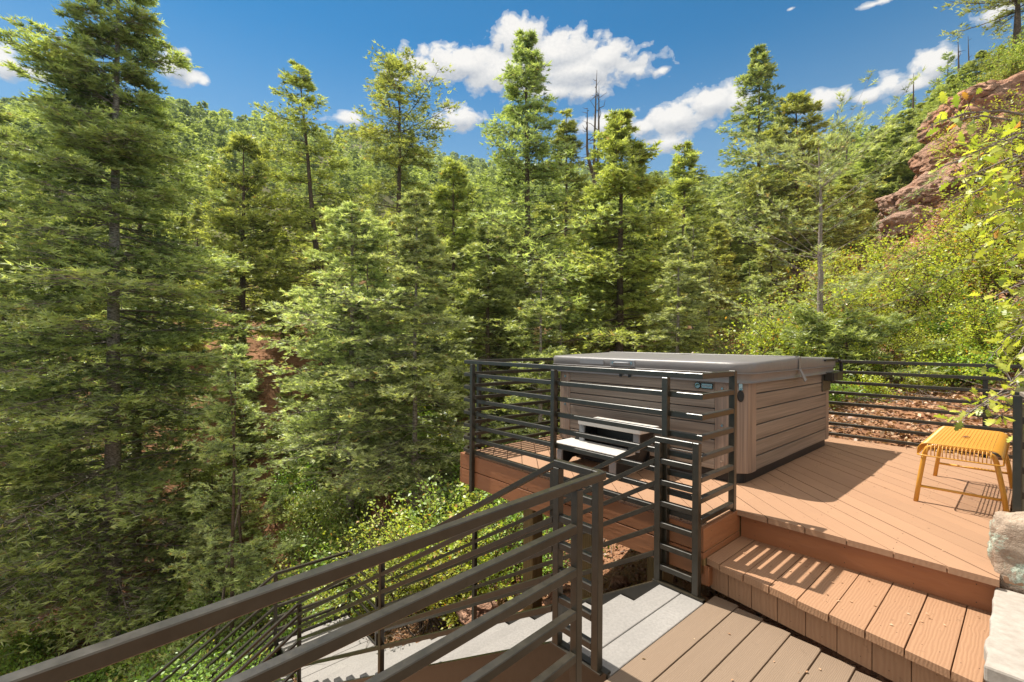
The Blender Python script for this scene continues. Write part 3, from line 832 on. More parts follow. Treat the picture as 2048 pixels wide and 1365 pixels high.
ring_obj([(0, 0.0), (0, .09)], lambda i: rounded(ts0 + .04, ts1 - .04, tt0 + .04, tt1 - .04, .10), 'base', M['black'], TUB, smooth=False)
core = ring_obj([(0, .088), (0, .90)], lambda i: rounded(ts0 + .02, ts1 - .02, tt0 + .02, tt1 - .02, .12), 'shell', M['black'], TUB, smooth=False)
# corner posts: chamfered with rounded shoulders, vertical streaks
def corner(sgn_s, sgn_t):
    cs = ts1 if sgn_s > 0 else ts0; ct = tt0 if sgn_t < 0 else tt1
    prof = []
    L = .235; c = .125
    raw = [(L, 0), (c + .02, 0), (c - .03, .012), (.012, c - .03), (0, c + .02), (0, L)]
    out = [(cs - sgn_s * a, ct - sgn_t * b) for a, b in raw]
    inn = [(cs - sgn_s * (a + .02 if i > 2 else a), ct - sgn_t * (b + .02 if i <= 2 else b)) for i, (a, b) in enumerate(raw)]
    m_ = MB(); n = len(out); V = []; lc = []
    dl = [0]
    for i in range(1, n): dl.append(dl[-1] + math.dist(out[i], out[i - 1]))
    for z in (zc0, zc1):
        for i, (a, b) in enumerate(out): V.append(P(a, b, z)); lc.append((z, dl[i], 0))
    for z in (zc0, zc1):
        for i, (a, b) in enumerate(inn): V.append(P(a, b, z)); lc.append((z, dl[i], .02))
    F = []
    for i in range(n - 1):
        F.append((i, i + 1, n + i + 1, n + i)); F.append((2 * n + i + 1, 2 * n + i, 3 * n + i, 3 * n + i + 1)); F.append((i + 1, i, 2 * n + i, 2 * n + i + 1)); F.append((n + i, n + i + 1, 3 * n + i + 1, 3 * n + i))
    F.append((0, n, 3 * n, 2 * n)); F.append((2 * n - 1, n - 1, 3 * n - 1, 4 * n - 1))
    m_.add(V, F, lc); o = m_.build('corner_panel', M['tub_corner'], TUB, bevel=.003)
    s_b = MB()
    for z in (.17, .46, .76):
        a = cs - sgn_s * .175; b = ct + sgn_t * .001
        s_b.tube([P(a, b - sgn_t * .004, z), P(a, b + sgn_t * .006, z)], .010, 10)
    s_b.build('bolt', M['steel'], o)
for a, b in ((1, -1), (1, 1), (-1, -1), (-1, 1)): corner(a, b)
gz = [zc0 + .002, .205, .333, .461, .589, .717, zc1]
def side(kind):
    m_ = MB(); e = .238
    for i in range(6):
        z0, z1 = gz[i] + .004, gz[i + 1] - .004
        if kind == 'front': m_.box(ts0 + e, ts1 - e, tt0 + .003, tt0 + .02, z0, z1, 's')
        if kind == 'back': m_.box(ts0 + e, ts1 - e, tt1 - .02, tt1 - .003, z0, z1, 's')
        if kind == 'right': m_.box(ts1 - .02, ts1 - .003, tt0 + e, tt1 - e, z0, z1, 't')
        if kind == 'left': m_.box(ts0 + .003, ts0 + .02, tt0 + e, tt1 - e, z0, z1, 't')
    m_.build('side_panel', M['tub_panel'], TUB, bevel=.003)
for k in ('front', 'back', 'right', 'left'): side(k)
# vinyl cover: foam lid tapering from the middle hinge, skirt hanging below
def zt_(t_): return .978 + .030 * (1 - min(1, abs(t_ - 1.68) / 1.15)) + .0
co = 0.045
def cov_out(ins):
    base = rounded(ts0 - co + ins, ts1 + co - ins, tt0 - co + ins, tt1 + co - ins, .15 - min(ins, .1), 7)
    out = []
    for i in range(len(base)):
        a, b = base[i], base[(i + 1) % len(base)]; k = (34 if i % 8 == 7 else 1)
        out += [(a[0] + (b[0] - a[0]) * j / k, a[1] + (b[1] - a[1]) * j / k) for j in range(k)]
    return out


def wobble(amp, sd):
    def f(a, b, z):
        n = vn(np.array([[a * 3.1, b * 3.1, z * 4]]), 1, 2, sd)[0]; cs, ct = (ts0 + ts1) / 2, (tt0 + tt1) / 2
        d = math.hypot(a - cs, b - ct); return a + (a - cs) / d * amp * n, b + (b - ct) / d * amp * n, z + amp * .3 * n
    return f


cover = ring_obj([(.006, .885), (0.0, .897), (-.002, lambda a, b: zt_(b) - .025), (.004, lambda a, b: zt_(b) - .008), (.018, lambda a, b: zt_(b)), (.30, lambda a, b: zt_(b) + .003), (.6, lambda a, b: zt_(b) + .004), (.95, lambda a, b: zt_(b) + .004)],
                 cov_out, 'cover', M['cover'], TUB, wob=wobble(.006, 4))
ring_obj([(.010, .886), (.016, .87), (.020, .85), (.024, .815), (.020, .812), (.030, .812)], cov_out, 'cover_skirt', M['cover'], cover, wob=wobble(.012, 9), cap=False)
pip = MB(); pts = cov_out(-.003); pip.tube([P(a, b, .889) for a, b in pts], .005, 6, closed=True); pip.build('piping', M['cover'], cover, smooth=True)
pip = MB(); pts = cov_out(.018); pip.tube([P(a, b, .813) for a, b in pts], .004, 6, closed=True); pip.build('piping', M['cover'], cover, smooth=True)
# hinge flap, strap and clip on the right edge
hg = MB(); hg.bar(P(ts0 - .03, 1.68, 1.011), P(ts1 + .03, 1.68, 1.011), .10, .006); hg.build('hinge_flap', M['cover'], cover, bevel=.002)
sx = ts1 + co
s1_ = MB(); s1_.box(sx + .001, sx + .012, 1.655, 1.70, .87, 1.008, 'z'); s1_.build('strap', M['cover'], cover, bevel=.003)
s2_ = MB()
v = [P(sx + .004, 1.66, .90), P(sx + .004, 1.70, .90), P(sx + .03, 1.79, .79), P(sx + .03, 1.73, .775), P(sx + .010, 1.66, .90), P(sx + .010, 1.70, .90), P(sx + .036, 1.79, .79), P(sx + .036, 1.73, .775)]
s2_.hexa(v); s2_.build('strap', M['mid_plastic'], cover)
# handle and label patch on the front edge of the cover
ft = tt0 - co
hd = MB(); hd.box(-1.40, -1.12, ft - .008, ft - .001, .905, .965, 's'); hd.build('handle_patch', M['mid_plastic'], cover, bevel=.002)
hh = MB(); hh.tube([P(-1.35, ft - .010, .93), P(-1.33, ft - .030, .934), P(-1.19, ft - .030, .934), P(-1.17, ft - .010, .93)], .011, 8); hh.build('handle', M['mid_plastic'], cover, smooth=True)
for s_ in (-1.365, -1.155): MB().tube([P(s_, ft - .009, .935), P(s_, ft - .014, .935)], .012, 10).build('rivet', M['steel'], cover)
MB().box(-1.78, -1.48, ft - .005, ft - .0005, .91, .96, 's').build('label_patch', M['light_plastic' if False else 'mid_plastic'], cover, bevel=.001)
MB().box(-1.30, -1.27, ft + .004, ft + .010, .80, .90, 'z').build('strap', M['black'], cover)
MB().box(-1.20, -1.17, ft + .004, ft + .010, .80, .90, 'z').build('strap', M['black'], cover)
# latch hanging on the chamfered corner
cx, cy = ts1 - .062, tt0 + .062
nrm = np.array([1, -1]) / math.sqrt(2)
q_ = lambda off, z, side=0: P(cx + nrm[0] * off + side * .7071, cy + nrm[1] * off + side * .7071, z)
m_ = MB(); m_.bar(q_(.012, .82), q_(.014, .755), .030, .008); m_.bar(q_(.018, .768), q_(.018, .752), .036, .014); m_.build('buckle', M['steel'], TUB, bevel=.002)
m_ = MB()
V = []; n = 16
for off in (.004, .024):
    for j in range(n):
        a = 2 * PI * j / n; V.append(q_(off, .705 + .045 * math.sin(a), .026 * math.cos(a)))
m_.add(V, [tuple(range(n)), tuple(range(2 * n - 1, n - 1, -1))] + [(j, (j + 1) % n, n + (j + 1) % n, n + j) for j in range(n)]); m_.build('latch', M['black'], TUB, bevel=.003)
# badge by the top of the front panel: round green emblem and a small plate
m_ = MB(); m_.tube([P(-.530, tt0 - .001, .772), P(-.530, tt0 - .010, .772)], .028, 24); m_.build('badge_rim', M['black'], TUB, bevel=.001)
m_ = MB(); m_.tube([P(-.530, tt0 - .0102, .772), P(-.530, tt0 - .013, .772)], .022, 24); bg_ = m_.build('emblem', M['steel'], TUB)
m_ = MB()
for k_ in range(3): m_.tube([P(-.548 + .004 * k_, tt0 - .015, .766 + .006 * k_), P(-.530, tt0 - .015, .776 + .004 * k_), P(-.512 - .003 * k_, tt0 - .015, .784 - .004 * k_)], .003, 6)
m_.build('swirl', M['green_badge'], bg_)
m_ = MB(); m_.box(-.500, -.400, tt0 - .008, tt0 - .0, .748, .796, 's'); m_.build('badge_frame', M['black'], TUB, bevel=.002)
m_ = MB(); m_.box(-.495, -.405, tt0 - .011, tt0 - .0085, .754, .790, 's'); pl_ = m_.build('badge_plate', M['steel'], TUB)
m_ = MB()
for k_ in range(7): m_.box(-.488 + k_ * .0115, -.481 + k_ * .0115, tt0 - .0125, tt0 - .0112, .766, .778, 's')
m_.build('badge_letters', M['mid_plastic'], pl_)
# cover lifter bracket at the rear right
m_ = MB(); m_.box(ts1 + .0, ts1 + .006, 2.56, 2.86, .62, .80, 't'); m_.box(ts1 + .006, ts1 + .085, 2.62, 3.02, .735, .825, 't'); m_.build('lifter_bracket', M['metal'], TUB, bevel=.003)
m_ = MB(); m_.box(ts1 + .0855, ts1 + .092, 2.63, 2.78, .740, .820, 't'); m_.build('lifter_hub', M['black'], TUB, bevel=.002)
m_ = MB()
for t_, z in ((2.58, .64), (2.72, .64), (2.83, .65), (2.58, .70)): m_.tube([P(ts1 + .006, t_, z), P(ts1 + .010, t_, z)], .006, 8)
m_.build('screw', M['steel'], TUB)
m_ = MB(); m_.bar(P(sx + .012, 2.45, .962), P(sx + .012, 2.93, .962), .020, .022)
m_.tube([P(sx + .015, 2.93, .955), P(sx + .03, 2.97, .93), P(sx + .03, 2.98, .83)], .018, 8); m_.build('lifter_arm', M['black'], TUB, bevel=.002)

# tub steps
TS = thing('tub_steps', 'two tier step with pale treads and black sides in front of the hot tub', 'steps', P(-1.2, .15, 0))
MB().box(-1.62, -.90, -.05, .21, .170, .205, 's').build('tread', M['light_plastic'], TS, bevel=.006, seg=2)
MB().box(-1.47, -.80, .125, .42, .365, .405, 's').build('tread', M['light_plastic'], TS, bevel=.006, seg=2)
for s_ in (-1.58, -.99):
    m_ = MB(); w_ = .05
    prof = [(-.03, 0), (.06, .0), (.13, .045), (.22, .045), (.30, 0), (.40, 0), (.40, .364), (.18, .364), (.18, .169), (-.03, .169)]
    v = [P(ss + (.11 if b > .17 else 0), a, b) for ss in (s_, s_ + w_) for a, b in prof]; n = len(prof)
    v = [P(ss + .11 * min(1, max(0, (b - .169) / .195)), a, b) for ss in (s_, s_ + w_) for a, b in prof]
    m_.add(v, [tuple(range(n)), tuple(range(2 * n - 1, n - 1, -1))] + [(i, n + i, n + (i + 1) % n, (i + 1) % n) for i in range(n)])
    o = m_.build('side_frame', M['black'], TS, bevel=.004)
    m_ = MB()
    c1 = [(-.034, .0), (-.037, .06), (-.036, .12), (-.02, .168)]
    for (a, z), (a2, z2) in zip(c1[:-1], c1[1:]): m_.hexa([P(s_ - .004, a, z), P(s_ + w_ + .004, a, z), P(s_ + w_ + .004, a + .02, z), P(s_ - .004, a + .02, z), P(s_ - .004, a2, z2), P(s_ + w_ + .004, a2, z2), P(s_ + w_ + .004, a2 + .02, z2), P(s_ - .004, a2 + .02, z2)])
    m_.build('front_cheek', M['mid_plastic'], o)
    m_ = MB(); d_ = .10
    m_.box(s_ + d_, s_ + d_ + w_ + .004, .155, .18, .205, .364, 'z'); m_.build('front_cheek', M['mid_plastic'], o, bevel=.003)
m_ = MB(); m_.box(-1.48, -.88, .385, .40, .05, .36, 's'); m_.box(-1.55, -.95, .20, .215, .03, .168, 's'); m_.build('back_panel', M['black'], TS)

# ================================================================== YELLOW STOOL
SS0, SS1, ST0, ST1 = .845, 1.195, 1.13, 2.15; SZ = .44
STL = thing('garden_stool', 'yellow wire seat garden stool standing at the right end of the deck', 'stool', P(1.02, 1.65, 0))
def seat_z(u):      # u in 0..1 across s ; rolled edges
    return SZ
m_ = MB(); m2 = MB(); m3 = MB()
nw = 17
def arch(t_, drop=.085, r=.055):
    """section across the seat in s, rolled down at both ends"""
    pts = []
    s0, s1 = SS0 - .035, SS1 + .035
    pts.append((s0, t_, SZ - drop))
    for k in range(6):
        a = PI - PI / 2 * k / 5; pts.append((s0 + r + r * math.cos(a), t_, SZ - r + r * math.sin(a)))
    for k in range(6):
        a = PI / 2 - PI / 2 * k / 5; pts.append((s1 - r + r * math.cos(a), t_, SZ - r + r * math.sin(a)))
    pts.append((s1, t_, SZ - drop)); return pts
# close-set slats running across s over the rolled edges (sheet) with wires standing proud along t
t_ = ST0 - .005
while t_ < ST1 + .01:
    m_.tube([P(a, tt, z) for a, tt, z in arch(t_)], .0028, 5); t_ += .0185
m_.build('seat', M['yellow'], STL, smooth=True)
wires = MB(); r = .0028
for i in range(nw):
    s_ = SS0 + .02 + (SS1 - SS0 - .04) * i / (nw - 1)
    pts = [P(s_, ST0 - .032, SZ - .085), P(s_, ST0 - .034, SZ - .045), P(s_, ST0 - .020, SZ - .015), P(s_, ST0 + .01, SZ)] + [P(s_, t_, SZ + .0015) for t_ in (ST0 + .2, ST1 - .2)] + [P(s_, ST1 - .01, SZ), P(s_, ST1 + .02, SZ - .015), P(s_, ST1 + .034, SZ - .045), P(s_, ST1 + .032, SZ - .085)]
    wires.tube(pts, r, 6)
wires.build('seat_wires', M['yellow'], STL, smooth=True)
rim = MB(); a, b, c, d = SS0 - .035, SS1 + .035, ST0 - .032, ST1 + .032; zz = SZ - .085
rim.tube([P(x, y, zz) for x, y in ((a + .03, c), (b - .03, c), (b - .008, c + .008), (b, c + .03), (b, d - .03), (b - .008, d - .008), (b - .03, d), (a + .03, d), (a + .008, d - .008), (a, d - .03), (a, c + .03), (a + .008, c + .008))], .005, 8, closed=True)
rim.build('rim', M['yellow'], STL, smooth=True)
for t_, tf in ((ST0 + .05, 1.20), (ST1 - .08, 2.17)):
    m_ = MB(); zt2 = SZ - .022
    pts = [P(.793, tf, 0), P(.815, tf, .18), P(.842, t_, .36), P(.856, t_, .395), P(.89, t_, zt2), P(.95, t_, zt2 + .002), P(1.09, t_, zt2 + .002), P(1.15, t_, zt2), P(1.184, t_, .395), P(1.196, t_, .36), P(1.225, tf, .18), P(1.247, tf, 0)]
    m_.tube(pts, .0145, 12); m_.build('leg', M['yellow'], STL, smooth=True)
    m_ = MB(); m_.tube([P(.807, tf, .115), P(1.233, tf, .115)], .009, 10); m_.build('stretcher', M['yellow'], STL, smooth=True)
lf_ = MB(); lf_.add([P(1.0, 1.55, SZ + .006), P(1.03, 1.56, SZ + .012), P(1.05, 1.62, SZ + .007), P(1.02, 1.60, SZ + .016)], [(0, 1, 2, 3)])
o = lf_.build('dry_leaf', M['litter'], None); tag(o, 'single curled dry leaf lying on the yellow stool seat', 'leaf')

# ================================================================== STONE WALL END
nrmz_ = lambda a: a / (np.linalg.norm(a, axis=-1, keepdims=True) + 1e-9)


def blob(name, m, parent, cs, ct, cz, rs, rt, rz, seed, sub=5, amp=.18, boxy=.0, scale=2.2, strata=0, tilt=0, cells=0):
    bm = bmesh.new(); bmesh.ops.create_icosphere(bm, subdivisions=sub, radius=1)
    V = np.array([v.co[:] for v in bm.verts]); F = np.array([[v.index for v in f.verts] for f in bm.faces]); bm.free()
    if boxy:
        mx = np.abs(V).max(1, keepdims=True); V = V * (1 - boxy) + V / mx * boxy * .85
    n = vn(V * scale, 1, 5, seed)[:, None]; n2 = vn(V * scale * 3.5, 1, 4, seed + 3)[:, None]
    rdg = 1 - np.abs(vn(V * scale * 1.4, 1, 4, seed + 5))[:, None] * 2
    V = V * (1 + amp * n * 1.3 + amp * .35 * n2 + amp * .35 * rdg)
    if cells:
        rc_ = np.random.RandomState(seed); Cn = nrmz_(rc_.randn(cells, 3)); rv = rc_.rand(cells); U = nrmz_(V) + vn(V * 2.5, 1, 3, seed + 9)[:, None] * .12
        dd = 1 - U @ Cn.T; o_ = np.sort(dd, 1); id_ = dd.argmin(1); cr_ = np.clip((o_[:, 1] - o_[:, 0]) / .05, 0, 1)
        V = V * (1 + .20 * (rv[id_] - .5) * cr_ - .07 * (1 - cr_) ** 2)[:, None]
    if strata:
        zz = V[:, 2] + .25 * V[:, 0] + .15 * vn(V * 1.5, 1, 2, seed + 8); st_ = np.sin(zz * strata) * .5 + np.sin(zz * strata * 2.3 + 1) * .3
        V[:, :2] *= (1 + .035 * st_)[:, None]
    V = V * np.array([rs, rt, rz])
    if tilt: c_, s__ = math.cos(tilt), math.sin(tilt); V = np.stack([V[:, 0] * c_ - V[:, 2] * s__, V[:, 1], V[:, 0] * s__ + V[:, 2] * c_], 1)
    W3 = np.stack([V[:, 0] * AX[0] + V[:, 1] * BX[0], V[:, 0] * AX[1] + V[:, 1] * BX[1], V[:, 2]], 1)
    me = mesh_np(name, W3, F, smooth=True)
    w = P(cs, ct, cz)
    return obj(name, me, m, parent, Vector(w) - (parent.location if parent else Vector((0, 0, 0))))


WALL = thing('stone_wall', 'rough stone wall end with a pale mortar cap at the bottom right corner', 'wall', P(1.5, -.4, -.5))
capm = MB()
pts = [(1.238, -.775)]
rg = random.Random(2)
for k in range(1, 15): pts.append((1.236 + rg.uniform(-.006, .006), -.775 + .84 * k / 15))
left = pts + [(1.236, .065)]
right = [(1.9, .065), (1.9, -.775)]
poly = [left[0]] + [right[1]] + [right[0]] + left[::-1][:-1]
capm.poly(poly, -.115, -.05, lambda a, b: (a, b)); capm.build('mortar_cap', M['concrete'], WALL, bevel=.010, seg=2)
for i, (a, b, z, ra, rb, rz_) in enumerate(((1.45, -.62, -.26, .20, .15, .12), (1.48, -.35, -.28, .22, .16, .13), (1.44, -.08, -.30, .17, .14, .14), (1.45, -.55, -.48, .20, .22, .13))):
    blob('wall_stone', M['lichen'], WALL, a, b, z, ra, rb, rz_, 20 + i, 4, .12, .55)
RK = blob('lichen_rock', M['lichen'], None, 1.43, .17, .10, .235, .085, .22, 31, 5, .13, .5, 2.0)
tag(RK, 'upright tan rock with pale green lichen standing on the mortar cap', 'rock')
# ================================================================== VEGETATION
def nrmz(a): return a / (np.linalg.norm(a, axis=-1, keepdims=True) + 1e-9)


def sticks(P0, P1, r0, r1):
    """many three sided tapering sticks"""
    d = nrmz(P1 - P0); ref = np.where(np.abs(d[:, 2:3]) > .9, np.array([[1., 0, 0]]), np.array([[0, 0, 1.]]))
    u = nrmz(np.cross(d, ref)); w = np.cross(d, u); n = len(P0); V = np.zeros((n, 6, 3))
    for k in range(3):
        a = 2 * PI * k / 3; o = math.cos(a) * u + math.sin(a) * w
        V[:, k] = P0 + o * np.reshape(r0, (-1, 1)); V[:, 3 + k] = P1 + o * np.reshape(r1, (-1, 1))
    b = (np.arange(n) * 6)[:, None]
    F = np.concatenate([b + np.array([[0, 1, 4, 3]]), b + np.array([[1, 2, 5, 4]]), b + np.array([[2, 0, 3, 5]])])
    return V.reshape(-1, 3), F


def tubes_np(paths, radii, n=7):
    V = []; F = []; o = 0
    for pts, rr in zip(paths, radii):
        pts = np.asarray(pts); k = len(pts); d = nrmz(np.gradient(pts, axis=0)); ref = np.array([1., 0, 0]) if abs(d[0][2]) > .8 else np.array([0, 0, 1.])
        u = nrmz(np.cross(d, ref)); w = np.cross(d, u); a = 2 * PI * np.arange(n) / n
        ring = pts[:, None] + np.asarray(rr)[:, None, None] * (np.cos(a)[None, :, None] * u[:, None] + np.sin(a)[None, :, None] * w[:, None])
        V.append(ring.reshape(-1, 3)); i = np.arange(k - 1)[:, None] * n; j = np.arange(n)[None]
        F.append(np.stack([i + j, i + (j + 1) % n, i + n + (j + 1) % n, i + n + j], -1).reshape(-1, 4) + o); o += k * n
    return np.vstack(V), np.vstack(F)


def join(parts):
    V = []; F = []; o = 0
    for v, f in parts: V.append(v); F.append(f + o); o += len(v)
    return np.vstack(V), np.vstack(F)


def conifer(seed, H_, R_, nl, ntw, ntf, nn, nlen, nwid, base=.12, top_open=.6, droop=.25, up=.15, rand=.35, trunk_r=.16, shape=.75, twl=.42, bare=0, lean=(0, 0), bend=0, flat=.25, whorl=0, wood=True, gap=.0, clump=0.0, minr=.04, tw0=.22, gapn=-.30):
    """returns (wood V,F), (needles V,F, cv)"""
    g_ = np.random.RandomState(seed)
    # --- limbs
    f = np.sort(g_.rand(nl)) ** .92
    if whorl: f = np.round(f * whorl) / whorl + g_.randn(nl) * .004
    f = np.clip(f, 0, .995)
    hz = base + (1 - base) * f
    prof = np.where(f < .12, .72 + f * 2.3, 1.0) * (1 - f) ** shape + minr
    L = R_ * prof * (1 + rand * (g_.rand(nl) * 2 - 1.15))
    if clump:
        ph = g_.rand(nl) * 0 + vn(np.stack([hz * 9, g_.rand(nl) * .01, hz * 0], -1), 1, 2, seed); L *= 1 + clump * ph
    az_ = g_.rand(nl) * 2 * PI
    L *= 1 + .18 * np.sin(az_ * 2 + seed)
    pit = up * (.3 + 1.5 * f) - droop * .3 * (1 - f) + g_.randn(nl) * .10
    tz = lambda h: np.stack([lean[0] * H_ * h + bend * np.sin(h * PI) , lean[1] * H_ * h, H_ * h], -1)
    B0 = tz(hz); dirh = np.stack([np.cos(az_), np.sin(az_), 0 * az_], -1)
    side_ = np.stack([-np.sin(az_), np.cos(az_), 0 * az_], -1); crv = g_.randn(nl) * .12
    def limb(i, q):
        q = q[..., None]; Li = L[i][..., None]
        return B0[i] + dirh[i] * Li * q + side_[i] * Li * (crv[i][..., None] * q * q) + np.array([0, 0, 1.]) * Li * (np.tan(pit[i])[..., None] * q - droop * q * q + .12 * q ** 4)
    # --- twigs
    cnt = np.maximum(3, (ntw * (.35 + .65 * L / R_))).astype(int)
    li = np.repeat(np.arange(nl), cnt); nt = len(li)
    q = tw0 + (1 - tw0) * g_.rand(nt) ** .8
    T0 = limb(li, q)
    kp = vn(T0 * np.array([1, 1, 1.6]), 1.15, 2, seed + 50) > gapn
    q, li, T0 = q[kp], li[kp], T0[kp]; nt = len(li)
    T1 = limb(li, np.minimum(q + .05, 1.05)); ld = nrmz(T1 - T0)
    sgn = np.where(g_.rand(nt) < .5, -1, 1.)[:, None]
    sd = nrmz(np.cross(ld, np.array([0, 0, 1.]))) * sgn
    an = R(50) + g_.randn(nt)[:, None] * .25
    td = ld * np.cos(an) + sd * np.sin(an) + np.array([0, 0, 1.]) * (g_.randn(nt)[:, None] * flat + .02)
    td = nrmz(td); tl = L[li] * twl * (1.15 - q) ** .7 * (.6 + .8 * g_.rand(nt)) + nlen * .8
    tl = np.minimum(tl, R_ * .42)
    last = g_.rand(nt) < 1.5 / ntw; td[last] = ld[last]
    # --- tufts along the twigs
    ti = np.repeat(np.arange(nt), ntf); m_ = len(ti)
    r_ = (np.tile(np.arange(ntf), nt) + g_.rand(m_)) / ntf; r_ = .12 + .9 * r_
    sag = np.array([0, 0, -1.]) * (tl[ti] * .12 * r_ ** 2)[:, None]
    C0 = T0[ti] + td[ti] * (tl[ti] * r_)[:, None] + sag
    s2 = np.where(g_.rand(m_) < .5, -1, 1.)[:, None]
    tside = nrmz(np.cross(td[ti], np.array([0, 0, 1.]))) * s2
    a2 = (g_.rand(m_)[:, None] * .9)
    cd = nrmz(td[ti] * np.cos(a2) + tside * np.sin(a2) + g_.randn(m_, 3) * .12)
    C0 = C0 + tside * (g_.rand(m_)[:, None] * tl[ti][:, None] * .16)
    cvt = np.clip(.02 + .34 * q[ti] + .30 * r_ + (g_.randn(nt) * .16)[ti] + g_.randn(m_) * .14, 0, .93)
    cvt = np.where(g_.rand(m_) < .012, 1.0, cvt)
    # --- needles
    ni = np.repeat(np.arange(m_), nn); N = len(ni)
    side2 = nrmz(np.cross(cd[ni], np.array([0, 0, 1.]))); upv = np.cross(side2, cd[ni])
    fan = (np.tile(np.linspace(-1, 1, nn), m_) * 1.05 + g_.randn(N) * .2)[:, None]
    rise_ = (g_.randn(N)[:, None] * .35 + .12)
    nd = nrmz(cd[ni] * np.cos(fan) + side2 * np.sin(fan) + upv * rise_)
    le = nlen * (.65 + .6 * g_.rand(N))[:, None]
    s0 = C0[ni] + cd[ni] * (g_.rand(N)[:, None] * nlen * .5)
    wv = nrmz(np.cross(nd, upv * .25 + g_.randn(m_, 3)[ni] + g_.randn(N, 3) * .30)) * nwid * (.7 + .6 * g_.rand(N))[:, None]
    V = np.stack([s0 - wv * .5, s0 + wv * .5 , s0 + nd * le + wv * .18, s0 + nd * le - wv * .18], 1).reshape(-1, 3) if False else np.stack([s0 - wv * .5, s0 + wv * .5, s0 + nd * le], 1).reshape(-1, 3)
    F = np.arange(3 * N).reshape(-1, 3); cv = np.repeat(np.clip(cvt[ni] + g_.randn(N) * .05, 0, 1), 3)
    if not wood: return None, (V, F, cv), None
    # --- wood
    hh = np.linspace(0, .985, 14); tr = tz(hh) + np.stack([vn(np.stack([hh * 5, hh * 0, hh * 0 + seed], -1), 1, 2, 1) * .06, hh * 0, hh * 0], -1)
    rad = trunk_r * (1 - hh) ** .85 + .008; rad[0] *= 1.25
    parts = [tubes_np([tr], [rad], 9)]
    qs = np.linspace(0, 1, 5)
    for k in range(4):
        i = np.arange(nl); a = limb(i, np.full(nl, qs[k])); b = limb(i, np.full(nl, qs[k + 1]))
        lr = np.maximum(.004, trunk_r * .16 * (L / R_) ** .8)
        parts.append(sticks(a, b, lr * (1 - qs[k] * .85), lr * (1 - qs[k + 1] * .85)))
    parts.append(sticks(T0, T0 + td * tl[:, None] * .8 + np.array([0, 0, -1.]) * (tl * .08)[:, None], np.full(nt, trunk_r * .03 + .001), np.full(nt, .0012)))
    bparts = []
    if bare:
        bz_ = base * (.15 + 1.1 * g_.rand(bare)) + .25 * g_.rand(bare) * (g_.rand(bare) < .5); ba = g_.rand(bare) * 2 * PI; bl = R_ * (.2 + .5 * g_.rand(bare))
        p = tz(bz_); sv_ = parts; parts = bparts; dd = np.stack([np.cos(ba), np.sin(ba), g_.randn(bare) * .25], -1)
        for k in range(5):
            pn = p + dd * (bl / 5)[:, None]; parts.append(sticks(p, pn, .018 * (1 - k / 5.5) * np.ones(bare), .018 * (1 - (k + 1) / 5.5) * np.ones(bare)))
            sb = g_.rand(bare) < .8; s_d = nrmz(dd[sb] + g_.randn(sb.sum(), 3) * .8) * (bl[sb] * .25)[:, None]
            if sb.any(): parts.append(sticks(pn[sb], pn[sb] + s_d, np.full(sb.sum(), .006), np.full(sb.sum(), .0015)))
            p = pn; dd = dd + g_.randn(bare, 3) * .18 - np.array([0, 0, .10])
        parts = sv_
    return join(parts), (V, F, cv), (join(bparts) if bparts else None)


def tree_meshes(name, **kw):
    w, (V, F, cv), b = conifer(**kw)
    nf = len(w[1])
    if b: w = join([w, b])
    me = mesh_np(name + '_wood', w[0], w[1], smooth=True)
    if b: mi = np.zeros(len(w[1]), np.int32); mi[nf:] = 1; me.polygons.foreach_set('material_index', mi)
    return me, mesh_np(name + '_needles', V, F, {'cv': cv})


def tree(meshes, name, label, x, y, z, sc=1, rz=0, group=None, mats=('bark_brown', 'douglas'), tilt=(0, 0), szz=None):
    r_ = thing(name, label, 'tree', (x, y, z), group); r_.rotation_euler = (tilt[0], tilt[1], rz); r_.scale = (sc, sc, szz or sc)
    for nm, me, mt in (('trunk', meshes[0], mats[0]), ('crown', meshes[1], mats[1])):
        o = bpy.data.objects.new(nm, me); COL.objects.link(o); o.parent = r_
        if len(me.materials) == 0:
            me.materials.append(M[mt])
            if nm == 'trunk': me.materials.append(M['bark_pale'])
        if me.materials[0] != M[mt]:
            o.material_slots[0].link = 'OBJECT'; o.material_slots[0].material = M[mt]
    return r_


def at_u(u, Y): return (u - 1024) / FPX * Y


def ztop(v, Y): return H + (687 - v) / FPX * Y


def hero(u, Y, vtop, seed, label, R_, name='fir_tree', zb=None, mats=('bark_brown', 'douglas'), group=None, rz=0, **kw):
    x = at_u(u, Y); zg = float(ground_z(x, Y)) - .1 if zb is None else zb; h = ztop(vtop, Y) - zg
    me = tree_meshes(name, seed=seed, H_=h, R_=R_, **kw)
    return tree(me, name, label, x, Y, zg, 1, rz, group, mats)


D = dict(nn=6, nlen=.10, nwid=.020)
hero(228, 12, -120, 11, 'tall blue green fir with pale grey trunk filling the left of the picture', 4.0, 'fir_tree', mats=('bark_grey', 'fir'),
     nl=370, ntw=44, ntf=5, nn=6, nlen=.135, nwid=.030, base=.09, droop=.22, up=.10, rand=.45, trunk_r=.21, shape=.74, gapn=-.5, tw0=.15, bare=44, flat=.10, clump=.5, bend=0)
hero(278, 14.5, 260, 12, 'slim dark trunked fir just right of the big fir trunk', 1.5, 'fir_tree', mats=('bark_brown', 'fir'),
     nl=117, ntw=18, ntf=4, nn=5, nlen=0.150, nwid=0.035, base=.2, droop=.25, trunk_r=.14, shape=.7, bare=18, clump=.4)
hero(-70, 10.5, 200, 13, 'blue green fir at the left picture edge beside the tallest fir', 2.6, 'fir_tree', mats=('bark_grey', 'fir'),
     nl=195, ntw=26, ntf=5, nn=6, nlen=0.131, nwid=0.032, base=.12, droop=.25, trunk_r=.16, shape=.6, bare=16, clump=.4)
